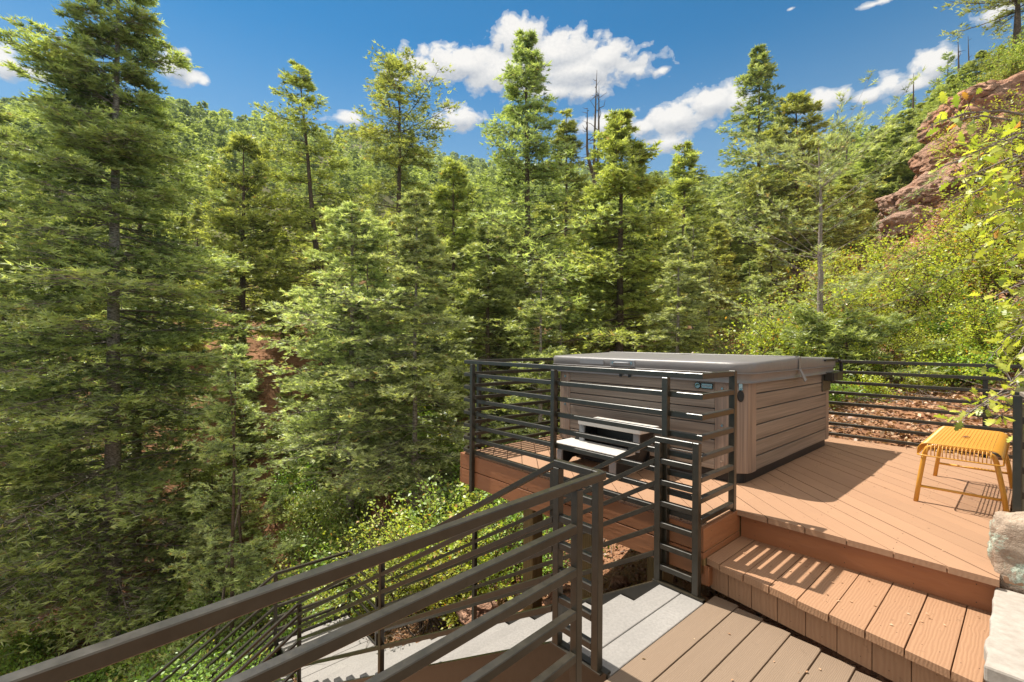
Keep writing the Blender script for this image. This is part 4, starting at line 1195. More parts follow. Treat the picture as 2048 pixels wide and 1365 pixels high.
hero(484, 19, 292, 14, 'narrow bright yellow green fir with pointed crown right of the tallest fir', 1.9, 'fir_tree', mats=('bark_brown', 'douglas'),
     nl=169, ntw=20, ntf=4, nn=5, nlen=0.175, nwid=0.043, base=.16, droop=.10, up=.35, trunk_r=.15, shape=.55, bare=20, rand=.3)
hero(655, 21, 132, 15, 'leaning open crowned fir with cone laden thin top left of centre', 3.4, 'fir_tree', lean=(-.10, 0), mats=('bark_brown', 'douglas'),
     nl=136, ntw=26, ntf=4, nn=5, nlen=0.163, nwid=0.041, base=.14, droop=.22, up=.20, trunk_r=.17, shape=.85, gapn=-.5, bare=16, rand=.6, clump=.7)
hero(795, 22, 136, 16, 'open crowned fir with straight dark trunk left of the big cloud', 3.7, 'fir_tree', mats=('bark_brown', 'douglas'),
     nl=143, ntw=28, ntf=4, nn=5, nlen=0.163, nwid=0.041, base=.16, droop=.22, up=.20, trunk_r=.19, shape=.74, gapn=-.5, bare=16, rand=.55, clump=.7, minr=.10)
hero(1062, 19, 62, 17, 'tallest central fir whose thin top stands against the big cloud', 3.9, 'fir_tree', lean=(-.022, 0), mats=('bark_brown', 'fir'),
     nl=221, ntw=28, ntf=4, nn=5, nlen=0.163, nwid=0.039, base=.16, droop=.20, up=.16, trunk_r=.19, shape=1.08, gapn=-.45, bare=20, rand=.55, clump=.6)
hero(1240, 15.5, 232, 18, 'broad leafy looking green fir standing behind the left half of the hot tub', 2.8, 'fir_tree', mats=('bark_brown', 'douglas'),
     nl=195, ntw=30, ntf=5, nn=6, nlen=0.138, nwid=0.035, base=.20, droop=.28, up=.22, trunk_r=.16, shape=.8, bare=14, rand=.5, clump=.5)
hero(1515, 27, 98, 19, 'dark pointed fir rising tallest right of centre against a white cloud', 4.4, 'fir_tree', mats=('bark_brown', 'fir'),
     nl=195, ntw=24, ntf=4, nn=5, nlen=0.200, nwid=0.052, base=.2, droop=.18, up=.2, trunk_r=.2, shape=1.0, gapn=-.45, bare=10, rand=.5, clump=.5)
hero(1590, 25, 188, 20, 'yellow green fir leaning close to the dark pointed fir on its right side', 3.6, 'fir_tree', mats=('bark_brown', 'douglas'),
     nl=169, ntw=24, ntf=4, nn=5, nlen=0.200, nwid=0.052, base=.2, droop=.2, up=.25, trunk_r=.18, shape=.8, bare=10, rand=.6, clump=.6)
hero(1130, 26, 222, 21, 'thin cone topped fir between the central fir and the dead snag', 2.2, 'fir_tree', mats=('bark_brown', 'douglas'),
     nl=130, ntw=20, ntf=4, nn=4, nlen=0.213, nwid=0.055, base=.2, droop=.2, up=.2, trunk_r=.16, shape=1.0, rand=.5, clump=.5)
hero(1366, 24, 288, 22, 'small topped fir below the gap between the two white clouds', 2.0, 'fir_tree', mats=('bark_brown', 'douglas'),
     nl=130, ntw=20, ntf=4, nn=4, nlen=0.200, nwid=0.052, base=.2, droop=.15, up=.2, trunk_r=.15, shape=.8, rand=.5, clump=.5)
hero(703, 12.2, 418, 23, 'pale silvery green spruce with double trunk standing left of the deck', 2.35, 'spruce_tree', mats=('bark_grey', 'spruce'),
     nl=221, ntw=26, ntf=5, nn=6, nlen=0.106, nwid=0.028, base=.20, droop=.18, up=.15, trunk_r=.11, shape=.52, bare=22, rand=.5, clump=.4, flat=.2)
hero(735, 12.6, 520, 24, 'lower stem of silvery spruce growing just right of the double trunk', 1.7, 'spruce_tree', mats=('bark_grey', 'spruce'),
     nl=104, ntw=22, ntf=5, nn=5, nlen=0.106, nwid=0.028, base=.16, droop=.18, trunk_r=.08, shape=.5, bare=12, rand=.5)
hero(832, 11, 392, 25, 'slender silvery spruce with pale straight stem just left of the railing corner', 1.65, 'spruce_tree', mats=('bark_grey', 'spruce'),
     nl=247, ntw=20, ntf=5, nn=6, nlen=0.106, nwid=0.026, base=.16, droop=.22, up=.12, trunk_r=.07, shape=.75, bare=16, rand=.4, flat=.12)
hero(470, 8.6, 702, 26, 'small bright green young fir below the forest left of the stair landing', .85, 'young_fir', mats=('bark_brown', 'spruce'),
     nl=117, ntw=16, ntf=4, nn=6, nlen=0.075, nwid=0.020, base=.03, droop=.1, up=.3, trunk_r=.035, shape=.6, rand=.35)
hero(1645, 8.6, 285, 27, 'young pine with pale bare stem and upswept branches behind the hot tub', 1.75, 'young_pine', mats=('bark_pale', 'spruce'),
     nl=50, ntw=16, ntf=4, nn=8, nlen=0.085, nwid=0.010, base=.16, droop=-.12, up=.42, trunk_r=.060, shape=.40, rand=.35, whorl=9, bare=4, lean=(-.02, 0), twl=.3)
hero(1692, 7.6, 640, 28, 'low dark green fir bough plant directly behind the right end of the hot tub', 1.1, 'young_fir', mats=('bark_brown', 'fir'),
     nl=78, ntw=18, ntf=4, nn=6, nlen=0.088, nwid=0.020, base=.05, droop=.1, up=.25, trunk_r=.04, shape=.5, rand=.4)
hero(975, 14, 455, 29, 'dark green fir behind the left railing corner of the deck', 1.9, 'fir_tree', mats=('bark_brown', 'fir'),
     nl=169, ntw=22, ntf=4, nn=5, nlen=0.138, nwid=0.035, base=.12, droop=.22, trunk_r=.11, shape=.65, bare=18, rand=.5)
hero(905, 17, 330, 30, 'yellow green fir standing between the slender spruce and the central fir', 1.8, 'fir_tree', mats=('bark_brown', 'douglas'),
     nl=169, ntw=22, ntf=4, nn=5, nlen=0.163, nwid=0.041, base=.15, droop=.18, up=.2, trunk_r=.12, shape=.65, rand=.5)

# shared meshes for the rest of the wood
POOL = []
for sd, kw in ((41, dict(R_=2.0, nl=170, ntw=24, ntf=4, base=.12, shape=.8, clump=.3)), (42, dict(R_=2.4, nl=150, ntw=28, ntf=4, base=.14, shape=.65, clump=.5)),
               (43, dict(R_=1.6, nl=180, ntw=22, ntf=4, base=.08, shape=.85, clump=.3)), (44, dict(R_=2.1, nl=160, ntw=26, ntf=4, base=.12, shape=.72, clump=.4)), (45, dict(R_=2.6, nl=130, ntw=30, ntf=4, base=.2, shape=.5, clump=.7))):
    POOL.append(tree_meshes('fir', seed=sd, H_=10, nn=5, nlen=.17, nwid=.045, droop=.2, up=.2, trunk_r=.13, bare=8, rand=.5, **kw))
SPR = []
for sd, kw in ((51, dict(R_=1.9, nl=130, ntw=22, ntf=5, base=.08, shape=.62)), (52, dict(R_=1.5, nl=120, ntw=20, ntf=5, base=.1, shape=.72))):
    SPR.append(tree_meshes('spruce', seed=sd, H_=7, nn=5, nlen=.12, nwid=.034, droop=.2, up=.15, trunk_r=.08, bare=10, rand=.45, flat=.2, clump=.4, **kw))
LOD = []
for sd, kw in ((61, dict(R_=1.9, nl=120, ntw=12, ntf=3, base=.08, shape=.8)), (62, dict(R_=2.3, nl=100, ntw=14, ntf=3, base=.12, shape=.65)), (63, dict(R_=1.5, nl=120, ntw=11, ntf=3, base=.06, shape=.9))):
    LOD.append(tree_meshes('pine', seed=sd, H_=10, nn=5, nlen=.24, nwid=.09, droop=.15, up=.2, trunk_r=.14, rand=.5, clump=.5, **kw))

# skyline and mid distance tree top limits (photo rows) by photo column
SU = [-400, 0, 350, 460, 560, 640, 700, 900, 1100, 1300, 1400, 1500, 1600, 1700, 1800, 1900, 2048, 2400]
SV = [130, 150, 158, 188, 215, 245, 245, 290, 300, 328, 330, 312, 285, 232, 195, 150, 70, 20]
SD = [190, 190, 190, 190, 210, 260, 300, 420, 440, 450, 400, 250, 150, 110, 80, 55, 40, 35]
MU = [-400, 0, 450, 560, 700, 950, 1150, 1300, 1450, 1600, 1700, 1800, 2048]
MV = [380, 390, 435, 430, 410, 390, 390, 395, 410, 390, 350, 330, 330]
rg = np.random.RandomState(78)
HEROS = [(228, 12, 1.6), (278, 14.5, .8), (-70, 10.5, 1.2), (484, 19, 1.5), (655, 21, 1.2), (795, 22, 1.2), (1062, 19, 1.5), (1240, 15.5, 1.7), (1515, 27, 1.5), (1590, 25, 1.2), (1130, 26, 1), (1366, 24, 1), (703, 12.2, 1.8), (832, 11, 1.5), (975, 14, 1.3), (905, 17, 1.2)]


def area_label(u, Y):
    side_ = 'left' if u < 600 else ('central' if u < 1350 else 'right')
    dist = 'near' if Y < 20 else ('middle' if Y < 42 else 'upper')
    return {('left', 'near'): 'green fir growing in the ravine behind the tallest left fir', ('left', 'middle'): 'yellow green fir on the lower left hillside behind the big firs', ('left', 'upper'): 'small looking conifer high on the left hillside forest',
            ('central', 'near'): 'green conifer in the shaded wood just beyond the deck railing', ('central', 'middle'): 'mid green conifer in the valley behind the central firs', ('central', 'upper'): 'hazy green conifer far up the central valley',
            ('right', 'near'): 'bushy conifer behind the hot tub on the right', ('right', 'middle'): 'yellow green conifer on the right slope below the skyline', ('right', 'upper'): 'dark conifer near the right ridge beside the red rocks'}[(side_, dist)]


placed = [(at_u(u, Y), Y, r) for u, Y, r in HEROS]; ntree = 0
def try_place(Y0, Y1, count, spacing, hmin, hmax, u0=-120, u1=2150, pool='fir'):
    global ntree
    tries = 0; done = 0
    while done < count and tries < count * 40:
        tries += 1
        Y = math.sqrt(rg.uniform(Y0 ** 2, Y1 ** 2)); u = rg.uniform(u0, u1)
        if 390 < u < 620 and Y < 17.5: continue                 # open bank of red soil
        if u > 1650 and Y < 24: continue
        if 1740 < u < 2100 and Y < 27: continue
        x = at_u(u, Y)
        if any((x - a) ** 2 + (Y - b) ** 2 < (spacing * .5 + r * .6) ** 2 for a, b, r in placed): continue
        w = min(1, max(0, (math.log(Y) - math.log(19)) / (math.log(np.interp(u, SU, SD)) - math.log(19))))
        w = w ** 1.5
        vmin = np.interp(u, MU, MV) * (1 - w) + np.interp(u, SU, SV) * w + rg.uniform(0, 50)
        if Y < 19: vmin = max(vmin, rg.uniform(410, 560))
        zg = float(ground_z(x, Y)) - .15; h = min(rg.uniform(hmin, hmax), ztop(vmin, Y) - zg)
        if h < 2.6: continue
        placed.append((x, Y, spacing * .5)); done += 1; ntree += 1
        if pool == 'spruce': me = SPR[rg.randint(2)]; base_h = 7; mt = ('bark_grey', 'spruce' if rg.rand() < .6 else 'fir'); nm = 'spruce_tree'
        elif Y < 45: me = POOL[rg.randint(5)]; base_h = 10; mt = ('bark_brown', 'douglas' if rg.rand() < .72 else 'fir'); nm = 'fir_tree'
        else: me = LOD[rg.randint(3)]; base_h = 10; mt = ('bark_brown', 'far'); nm = 'pine_tree'
        s_ = h / base_h; sx_ = s_ * rg.uniform(.65, .95) if s_ > .8 else s_ * rg.uniform(.8, 1.15)
        lb = area_label(u, Y)
        tree(me, nm, lb, x, Y, zg, sx_, rg.uniform(0, 6.28), lb.replace('conifer', 'conifers').replace(' fir ', ' firs ', 1), mt, szz=s_)


try_place(10.5, 18, 13, 2.2, 3.5, 8, 60, 1560, 'spruce')
try_place(16, 30, 44, 2.6, 7, 12)
try_place(30, 48, 60, 3.6, 8, 13)
try_place(48, 70, 84, 5.0, 9, 13)

# far forest: one mass
def far_forest():
    parts = []; cvs = []; rgf = np.random.RandomState(5)
    base = []
    for sd, kw in ((71, dict(R_=1.7, nl=90, ntw=8, ntf=2, base=.06, shape=.85)), (72, dict(R_=2.1, nl=80, ntw=9, ntf=2, base=.12, shape=.7)), (73, dict(R_=1.4, nl=90, ntw=7, ntf=2, base=.05, shape=.95))):
        _, n1, _b = conifer(seed=sd, H_=10, nn=3, nlen=.36, nwid=.17, droop=.1, up=.2, rand=.5, wood=False, clump=.4, **kw); base.append(n1)
    lo = []
    for sd, kw in ((74, dict(R_=1.6, nl=44, ntw=4, ntf=2, base=.05, shape=.95)), (75, dict(R_=2.0, nl=40, ntw=5, ntf=2, base=.08, shape=.8))):
        _, n1, _b = conifer(seed=sd, H_=10, nn=2, nlen=.65, nwid=.40, droop=.1, up=.2, rand=.4, wood=False, **kw); lo.append(n1)
    Vs = []; Fs = []; Cs = []; o = 0
    for (Y0, Y1, cell, pool, hm, hx) in ((68, 125, 5.2, base, 9, 14), (125, 200, 6.3, lo, 10, 14), (200, 330, 8.0, lo, 11, 15), (330, 465, 10, lo, 12, 16)):
        n = int(2.5 * (Y1 ** 2 - Y0 ** 2) / 2 / cell ** 2)
        Y = np.sqrt(rgf.uniform(Y0 ** 2, Y1 ** 2, n)); u = rgf.uniform(-150, 2200, n); x = at_u(u, Y)
        sdist = np.interp(u, SU, SD); keep = Y < sdist * 1.08
        w = np.clip((np.log(Y) - math.log(19)) / (np.log(sdist) - math.log(19)), 0, 1)
        vmin = np.interp(u, MU, MV) * (1 - w) + np.interp(u, SU, SV) * w + rgf.uniform(-4, 26, n)
        zg = ground_z(x, Y) - .3; h = np.minimum(rgf.uniform(hm, hx, n), H + (687 - vmin) / FPX * Y - zg)
        keep &= h > 2.5
        for i in np.nonzero(keep)[0]:
            V, F, cv = pool[rgf.randint(len(pool))]; a = rgf.uniform(0, 6.28); s_ = h[i] / 10; sx_ = s_ * rgf.uniform(.9, 1.3) if s_ > .7 else s_ * 1.25; c, s = math.cos(a) * sx_, math.sin(a) * sx_
            Vs.append(np.stack([V[:, 0] * c - V[:, 1] * s + x[i], V[:, 0] * s + V[:, 1] * c + Y[i], V[:, 2] * s_ + zg[i]], 1).astype(np.float32))
            Fs.append(F + o); o += len(V); Cs.append(np.clip(cv + rgf.uniform(-.38, .15), 0, .95))
    print('far forest tris', sum(len(f) for f in Fs), 'trees', len(Fs), 'near trees', ntree)
    me = mesh_np('far_forest', np.vstack(Vs), np.vstack(Fs), {'cv': np.concatenate(Cs)})
    return tag(obj('far_forest', me, M['far']), kind='stuff', label='distant conifer forest covering the far hillsides up to the skyline', cat='forest')


far_forest()

# ------------------------------------------------------------------ dead snags
def snag(u, Y, vt, seed, label, hh=None, nb=26, tr=.10, forks=0, bl=.9, group=None, lean=0):
    g_ = np.random.RandomState(seed); x = at_u(u, Y); zg = float(ground_z(x, Y)) - .1; h = ztop(vt, Y) - zg
    paths = []; rad = []; tr *= 1.5; bl *= 1.3
    k = np.linspace(0, 1, 12); main = np.stack([np.sin(k * 3 + seed) * .06 * h * .2 + lean * h * k, k * 0, h * k], 1); paths.append(main); rad.append(tr * (1 - k) ** .8 + .012)
    for f in range(forks):
        b = .55 + .05 * f; q = np.linspace(0, 1, 8); dx = (-1) ** f * (.35 + .2 * f)
        paths.append(np.stack([np.interp(b, k, main[:, 0]) + dx * np.minimum(q * 3, 1) * .9, q * 0 + .1 * f, h * (b + (.94 - .08 * f - b) * q)], 1)); rad.append(tr * .6 * (1 - q) ** .8 + .01)
    parts = [tubes_np(paths, rad, 6)]
    for pth in paths:
        n = nb if pth is main else nb // 2; q = .25 + .73 * g_.rand(n) if pth is main else g_.rand(n)
        kk = np.linspace(0, 1, len(pth)); p = np.stack([np.interp(q, kk, pth[:, j]) for j in range(3)], 1); a = g_.rand(n) * 6.28
        d = np.stack([np.cos(a), np.sin(a), .15 + g_.randn(n) * .3], 1) * (bl * (1.1 - q) * (.4 + .8 * g_.rand(n)))[:, None]
        parts.append(sticks(p, p + d * .5, np.full(n, .035), np.full(n, .022))); p2 = p + d * .5; d2 = d * .5 + g_.randn(n, 3) * .12 * bl; parts.append(sticks(p2, p2 + d2, np.full(n, .022), np.full(n, .008)))
    r_ = thing('dead_tree', label, 'tree', (x, Y, zg), group); V, F = join(parts); obj('trunk', mesh_np('snag', V, F), M['bark_brown'], r_); return r_


snag(1192, 33, 140, 3, 'bare dead snag with several upright stems in front of the big cloud', nb=34, tr=.14, forks=2, bl=1.5)
snag(1822, 46, 142, 5, 'short crooked dead trunk on the right ridge under the small cloud', nb=12, tr=.12, bl=1.0)
snag(1912, 42, 72, 6, 'straight dead trunk standing highest on the right ridge', nb=22, tr=.12, bl=1.3)
snag(1935, 41, 66, 7, 'thin dead pole just right of the highest dead trunk', nb=14, tr=.08, bl=.8)
snag(1687, 60, 238, 8, 'small twisted grey snag on the ridge left of the small round cloud', nb=10, tr=.12, bl=1.2, lean=.05)
for u, Y, vt, sd, lb in ((1893, 48, 102, 81, 'dark narrow fir on the right ridge in front of a pale cloud'), (1815, 50, 188, 82, 'thin fir above the red rocks left edge on the ridge'), (1865, 46, 150, 83, 'sparse dark fir between the dead trunks on the right ridge')):
    hero(u, Y, vt, sd, lb, 1.6, 'fir_tree', nl=60, ntw=12, ntf=3, nn=3, nlen=.28, nwid=.07, base=.2, droop=.1, trunk_r=.12, shape=.8, rand=.5, mats=('bark_brown', 'fir'))
hero(2032, 27, -70, 84, 'tall pine with crooked branches at the top right picture edge', 2.1, 'pine_tree', nl=40, ntw=22, ntf=3, nn=4, nlen=.22, nwid=.05, base=.45, droop=.05, up=.3, trunk_r=.22, shape=.35, rand=.7, bare=20, mats=('bark_brown', 'douglas'))
for i, (u, Y, vt) in enumerate(((1925, 30, 130), (1960, 31, 100), (2000, 30, 85), (1985, 29, 120), (2045, 30, 95), (2080, 28, 60), (1900, 33, 150), (1870, 35, 180), (1845, 38, 200), (1805, 40, 222), (1780, 38, 240), (1750, 36, 262))):
    x = at_u(u, Y); zg = float(ground_z(x, Y)) - .2; h = max(2.5, ztop(vt, Y) - zg)
    tree(POOL[i % 5], 'pine_tree', 'dense green pine on the ridge just above the red rock outcrop', x, Y, zg, h / 10 * 1.5, i * 1.3, 'pines above the red rocks', ('bark_brown', 'far'), szz=h / 10)

# ------------------------------------------------------------------ red rocks
def rock_at(u, v, Y, rw, rh, rd, seed, label, strata=7, sub=6, boxy=.25, tilt=0, amp=.28, group=None, name='rock_outcrop', cat='rock', m='rock', bury=0):
    x = at_u(u, Y); z = ztop(v, Y); s_ = np.dot(np.array([x, Y]) - OO, AX); t_ = np.dot(np.array([x, Y]) - OO, BX)
    o = blob(name, M[m], None, s_, t_, z, rw, rd, rh, seed, sub, amp, boxy, 1.8, strata, tilt, cells=46); tag(o, label, cat, group); o.rotation_euler.z = .75; return o


rock_at(1971, 225, 20.7, 1.95, 1.22, 1.50, 101, 'large red sandstone crag forming the top of the right outcrop', 11, tilt=.15, boxy=.45)
rock_at(2062, 260, 20.2, 1.61, 1.32, 1.20, 110, 'shaded red crag at the right edge beside the topmost crag', 9, tilt=-.1, boxy=.45)
rock_at(2031, 295, 19.2, 1.95, 1.22, 1.50, 102, 'broad red rock mass at the right edge below the crag', 8, boxy=.4)
rock_at(1931, 305, 18.7, 1.36, 0.98, 1.70, 103, 'rounded red boulder bulging from the middle of the outcrop', 7, tilt=.3, boxy=.3)
rock_at(1971, 365, 17.7, 1.95, 1.07, 1.50, 111, 'creased orange rock wall between the boulder and the oak leaves', 7, tilt=.35, boxy=.35)
rock_at(1876, 385, 17.2, 1.36, 0.82, 1.60, 104, 'smooth sloping orange rock face at the left foot of the outcrop', 6, tilt=.5, boxy=.3)
rock_at(1816, 405, 16.7, 0.85, 0.50, 0.75, 105, 'small layered pale red ledge at the far left of the outcrop', 9, tilt=.15, boxy=.4)
rock_at(1816, 445, 16, 0.76, 0.50, 0.60, 112, 'low red rock under the layered ledge behind the young pine', 6, tilt=.3, boxy=.3)
rock_at(1966, 435, 15.7, 1.61, 0.82, 1.20, 106, 'red rock half hidden by oak leaves under the outcrop', 6, tilt=.4, boxy=.3)
rock_at(2066, 420, 15.7, 1.36, 0.98, 1.60, 107, 'red rock slab at the right edge behind the oak branch', 6, tilt=.3, boxy=.3)
rock_at(1905, 520, 12.5, 1.0, .5, .7, 108, 'pinkish rock face showing through the scrub oak on the slope', 5)
rock_at(1990, 560, 11.5, .9, .45, .6, 109, 'second pinkish rock low on the oak covered slope', 5)
# boulders by the stairs
rock_at(1242, 1168, 4.35, .085, .07, .09, 120, 'small tan stone on the gravel under the deck', 3, 4, .1, name='stone', cat='stone')
rock_at(1140, 1200, 4.2, .20, .09, .16, 121, 'red boulder beside the stairs under the deck', 3, 4, .2, name='boulder', cat='rock')
rock_at(960, 1225, 4.9, .2, .12, .2, 122, 'flat pinkish stone by the stair side plate below the deck', 3, 4, .2, name='boulder', cat='rock')

# ------------------------------------------------------------------ leaves and shrubs
def leaf_np(C_, D_, N_, L_, cv, kind='kite', rs=np.random.RandomState(1)):
    """C base point, D direction, N normal-ish, L length -> folded leaves"""
    n = len(C_); D_ = nrmz(D_); S_ = nrmz(np.cross(D_, N_)); N2 = np.cross(S_, D_); L_ = np.reshape(L_, (-1, 1))
    if kind == 'kite':
        v = np.stack([C_, C_ + D_ * L_ * .55 + S_ * L_ * .30 + N2 * L_ * .06, C_ + D_ * L_ - N2 * L_ * .08, C_ + D_ * L_ * .55 - S_ * L_ * .30 + N2 * L_ * .06], 1)
        b = (np.arange(n) * 4)[:, None]; F = b + np.array([[0, 1, 2, 3]]); return v.reshape(-1, 3), F, np.repeat(cv, 4)
    # lobed oak leaf outline: (along, across)
    out = [(0, 0), (.16, .05), (.24, .20), (.33, .10), (.45, .30), (.55, .13), (.70, .30), (.78, .12), (.90, .16), (1.0, 0)]
    pts = [(a, b) for a, b in out] + [(a, -b) for a, b in out[-2:0:-1]]; k = len(pts)
    V = np.stack([C_ + D_ * L_ * a + S_ * L_ * b + N2 * L_ * (abs(b) * .35 - a * a * .15) for a, b in pts], 1)
    b_ = (np.arange(n) * k)[:, None]; m9 = len(out)
    F = []
    for i in range(m9 - 1):
        j = k - i
        if i == 0: F.append((0, 1, k - 1, k - 1))
        elif i == m9 - 2: F.append((i, i + 1, j, j))
        else: F.append((i, i + 1, j - 1, j))
    quads = [f for f in F if len(set(f)) == 4]; tris = [(0, 1, k - 1), (m9 - 2, m9 - 1, m9)]
    return V.reshape(-1, 3), [(b_[:, :, None] + np.array(quads)[None]).reshape(-1, 4), (b_[:, :, None] + np.array(tris)[None]).reshape(-1, 3)], np.repeat(cv, k)


def shrub_np(seed, H_, R_, nstem=7, nbr=9, nleaf=16, L_=.06, spread=.6, open_=.35):
    g_ = np.random.RandomState(seed); parts = []
    a = g_.rand(nstem) * 6.28; lean = spread * (.2 + .8 * g_.rand(nstem))
    p = np.stack([np.cos(a), np.sin(a), 0 * a], 1) * .08 * R_; d = nrmz(np.stack([np.cos(a) * lean, np.sin(a) * lean, np.ones(nstem)], 1))
    nodes = []; seg = 6; hl = H_ / seg * (.75 + .4 * g_.rand(nstem))[:, None]; r = .012 * H_
    for k in range(seg):
        pn = p + d * hl; parts.append(sticks(p, pn, np.full(nstem, r * (1 - k / seg * .8)), np.full(nstem, r * (1 - (k + 1) / seg * .8))))
        if k >= 1: nodes.append((pn, d.copy(), k))
        p = pn; d = nrmz(d + g_.randn(nstem, 3) * .22)
    LP = []; LD = []
    for pn, dd, k in nodes:
        for _ in range(nbr // 2):
            m = len(pn); a = g_.rand(m) * 6.28; bd = nrmz(dd * .5 + np.stack([np.cos(a), np.sin(a), g_.rand(m) * .9 - .15], 1)); bl = (R_ * (.22 + .38 * g_.rand(m)))[:, None]
            e = pn + bd * bl; parts.append(sticks(pn, e, np.full(m, r * .28), np.full(m, .0015)))
            for q in range(nleaf):
                f = (.25 + .8 * g_.rand(m))[:, None]; o = g_.randn(m, 3) * (.05 * R_ + .02); LP.append(pn + bd * bl * f + o); LD.append(nrmz(bd + g_.randn(m, 3) * .7))
    LP = np.vstack(LP); LD = np.vstack(LD); n = len(LP); N_ = nrmz(np.array([0, 0, 1.]) + g_.randn(n, 3) * .45)
    # natural clumps: drop leaves where noise is low
    keep = vn(LP, 2.2 / max(R_, .6), 2, seed) > -open_; LP, LD, N_ = LP[keep], LD[keep], N_[keep]; n = len(LP)
    cv = np.clip(.45 + g_.randn(n) * .22 + .25 * vn(LP, 1.2, 2, seed + 1), 0, .93); cv = np.where(g_.rand(n) < .05, 1, cv)
    V, F, c = leaf_np(LP, LD, N_, L_ * (.6 + .7 * g_.rand(n)), cv)
    return join(parts), (V, F, c)


def shrub_meshes(nm, **kw):
    w, (V, F, c) = shrub_np(**kw); return mesh_np(nm + '_stems', *w), mesh_np(nm + '_leaves', V, F, {'cv': c})


OAK = [shrub_meshes('oak', seed=s, H_=2.0, R_=1.25, nstem=8, nbr=12, nleaf=13, L_=.075, spread=.75, open_=o) for s, o in ((1, .3), (2, .1), (3, .2), (4, .0))]
LOW = [shrub_meshes('low', seed=s, H_=.8, R_=.7, nstem=9, nbr=10, nleaf=9, L_=.065, spread=.9, open_=.3) for s in (11, 12)]


def shrub(me, u, Y, sc, label, group=None, m='oak', name='oak_shrub', szz=None, rz=None, zoff=0):
    x = at_u(u, Y); zg = float(ground_z(x, Y)) - .05 + zoff
    r_ = thing(name, label, 'shrub', (x, Y, zg), group); r_.scale = (sc, sc, szz or sc); r_.rotation_euler.z = rg.uniform(0, 6.28) if rz is None else rz
    for nm, me_, mt in (('stems', me[0], 'bark_brown'), ('leaves', me[1], m)):
        o = bpy.data.objects.new(nm, me_); COL.objects.link(o); o.parent = r_
        if len(me_.materials) == 0: me_.materials.append(M[mt])
        if me_.materials[0] != M[mt]: o.material_slots[0].link = 'OBJECT'; o.material_slots[0].material = M[mt]
    return r_


# behind the rear railing and up the right slope
for i, (u, Y, s_) in enumerate(((1440, 8.0, .62), (1505, 8.4, .78), (1560, 8.8, .85), (1410, 8.8, .55), (1600, 9.6, .9))):
    shrub(OAK[i % 4], u, Y, s_, 'bright yellow green oak bush rising directly behind the hot tub', 'bright oak bushes behind the hot tub')
sl = [(1700, 9.2, .75), (1760, 8.6, .7), (1820, 9.0, .8), (1880, 8.5, .75), (1940, 9.2, .85), (2010, 8.6, .8), (2075, 8.2, .8), (1730, 11, .95), (1800, 11.5, .95), (1865, 11, .9), (1935, 11.8, 1.0), (2005, 11, 1.0), (2075, 11, 1.0), (1690, 13.5, 1.0), (1975, 14.5, 1.0), (2050, 14, 1.1), (1950, 18, .95), (2030, 17, 1.1), (1650, 16, 1.1), (1610, 12.5, 1.0), (1985, 6.9, .5), (2060, 6.6, .6), (1850, 6.9, .42), (1740, 7.2, .45)]
for i, (u, Y, s_) in enumerate(sl):
    shrub(OAK[(i * 3) % 4], u, Y, s_, 'yellow green scrub oak on the leaf covered slope right of the hot tub', 'scrub oaks on the right slope', szz=s_ * .9)
for i, (u, Y, s_) in enumerate(((1985, 23.5, 1.0), (2040, 23, 1.2), (2070, 22.5, 1.0), (2010, 24.5, 1.0), (1940, 24, .9), (2025, 21.5, .8), (2060, 21, .9), (1965, 25, 1.1), (1915, 25.5, 1))):
    shrub(LOW[i % 2], u, Y, s_ * 1.6, 'low bush growing on top of the red rocks', 'bushes on the rocks', 'grass', 'rock_shrub', zoff=.5)
# bushes below the deck and by the stairs
for i, (u, Y, s_) in enumerate(((700, 7.2, .62), (760, 6.9, .68), (820, 7.0, .78), (880, 6.6, .78), (935, 6.4, .78), (985, 6.9, .80), (1040, 6.4, .66), (845, 6.1, .62), (900, 5.9, .6), (1075, 5.9, .5), (650, 7.4, .5))):
    shrub(OAK[i % 4], u, Y, s_, 'sunlit leafy bush between the forest and the stairs below the deck', 'leafy bushes below the deck', 'oak' if i % 3 else 'green_leaf')
for i, (u, Y, s_) in enumerate(((330, 6.3, 1.0), (400, 6.6, 1.1), (455, 6.2, .9), (280, 6.0, .8), (520, 6.6, .9), (375, 5.6, .8), (440, 5.2, .8), (240, 6.6, .9), (560, 7.2, .9), (600, 7.6, .9), (480, 7.2, 1.1), (340, 7.2, 1.0), (500, 5.3, .7))):
    shrub(LOW[i % 2], u, Y, s_, 'fresh green low plant on the bank beside the lower stairs', 'green plants beside the lower stairs', 'green_leaf', 'green_bush')
for i in range(110):
    u = rg.uniform(-60, 1000); Y = rg.uniform(8.0, 20)
    if 510 < u < 570 and Y > 9: continue
    shrub(LOW[i % 2], u, Y, rg.uniform(.7, 1.4), 'small shaded undergrowth bush on the ravine floor among the trunks', 'undergrowth in the ravine', 'grass' if i % 2 else 'green_leaf', 'undergrowth_bush')
for i in range(26):
    u = rg.uniform(1000, 1700); Y = rg.uniform(8.0, 15)
    shrub(OAK[i % 4], u, Y, rg.uniform(.5, .85), 'shaded green bush under the conifers behind the hot tub', 'bushes in the shade behind the tub', 'grass', 'undergrowth_bush')

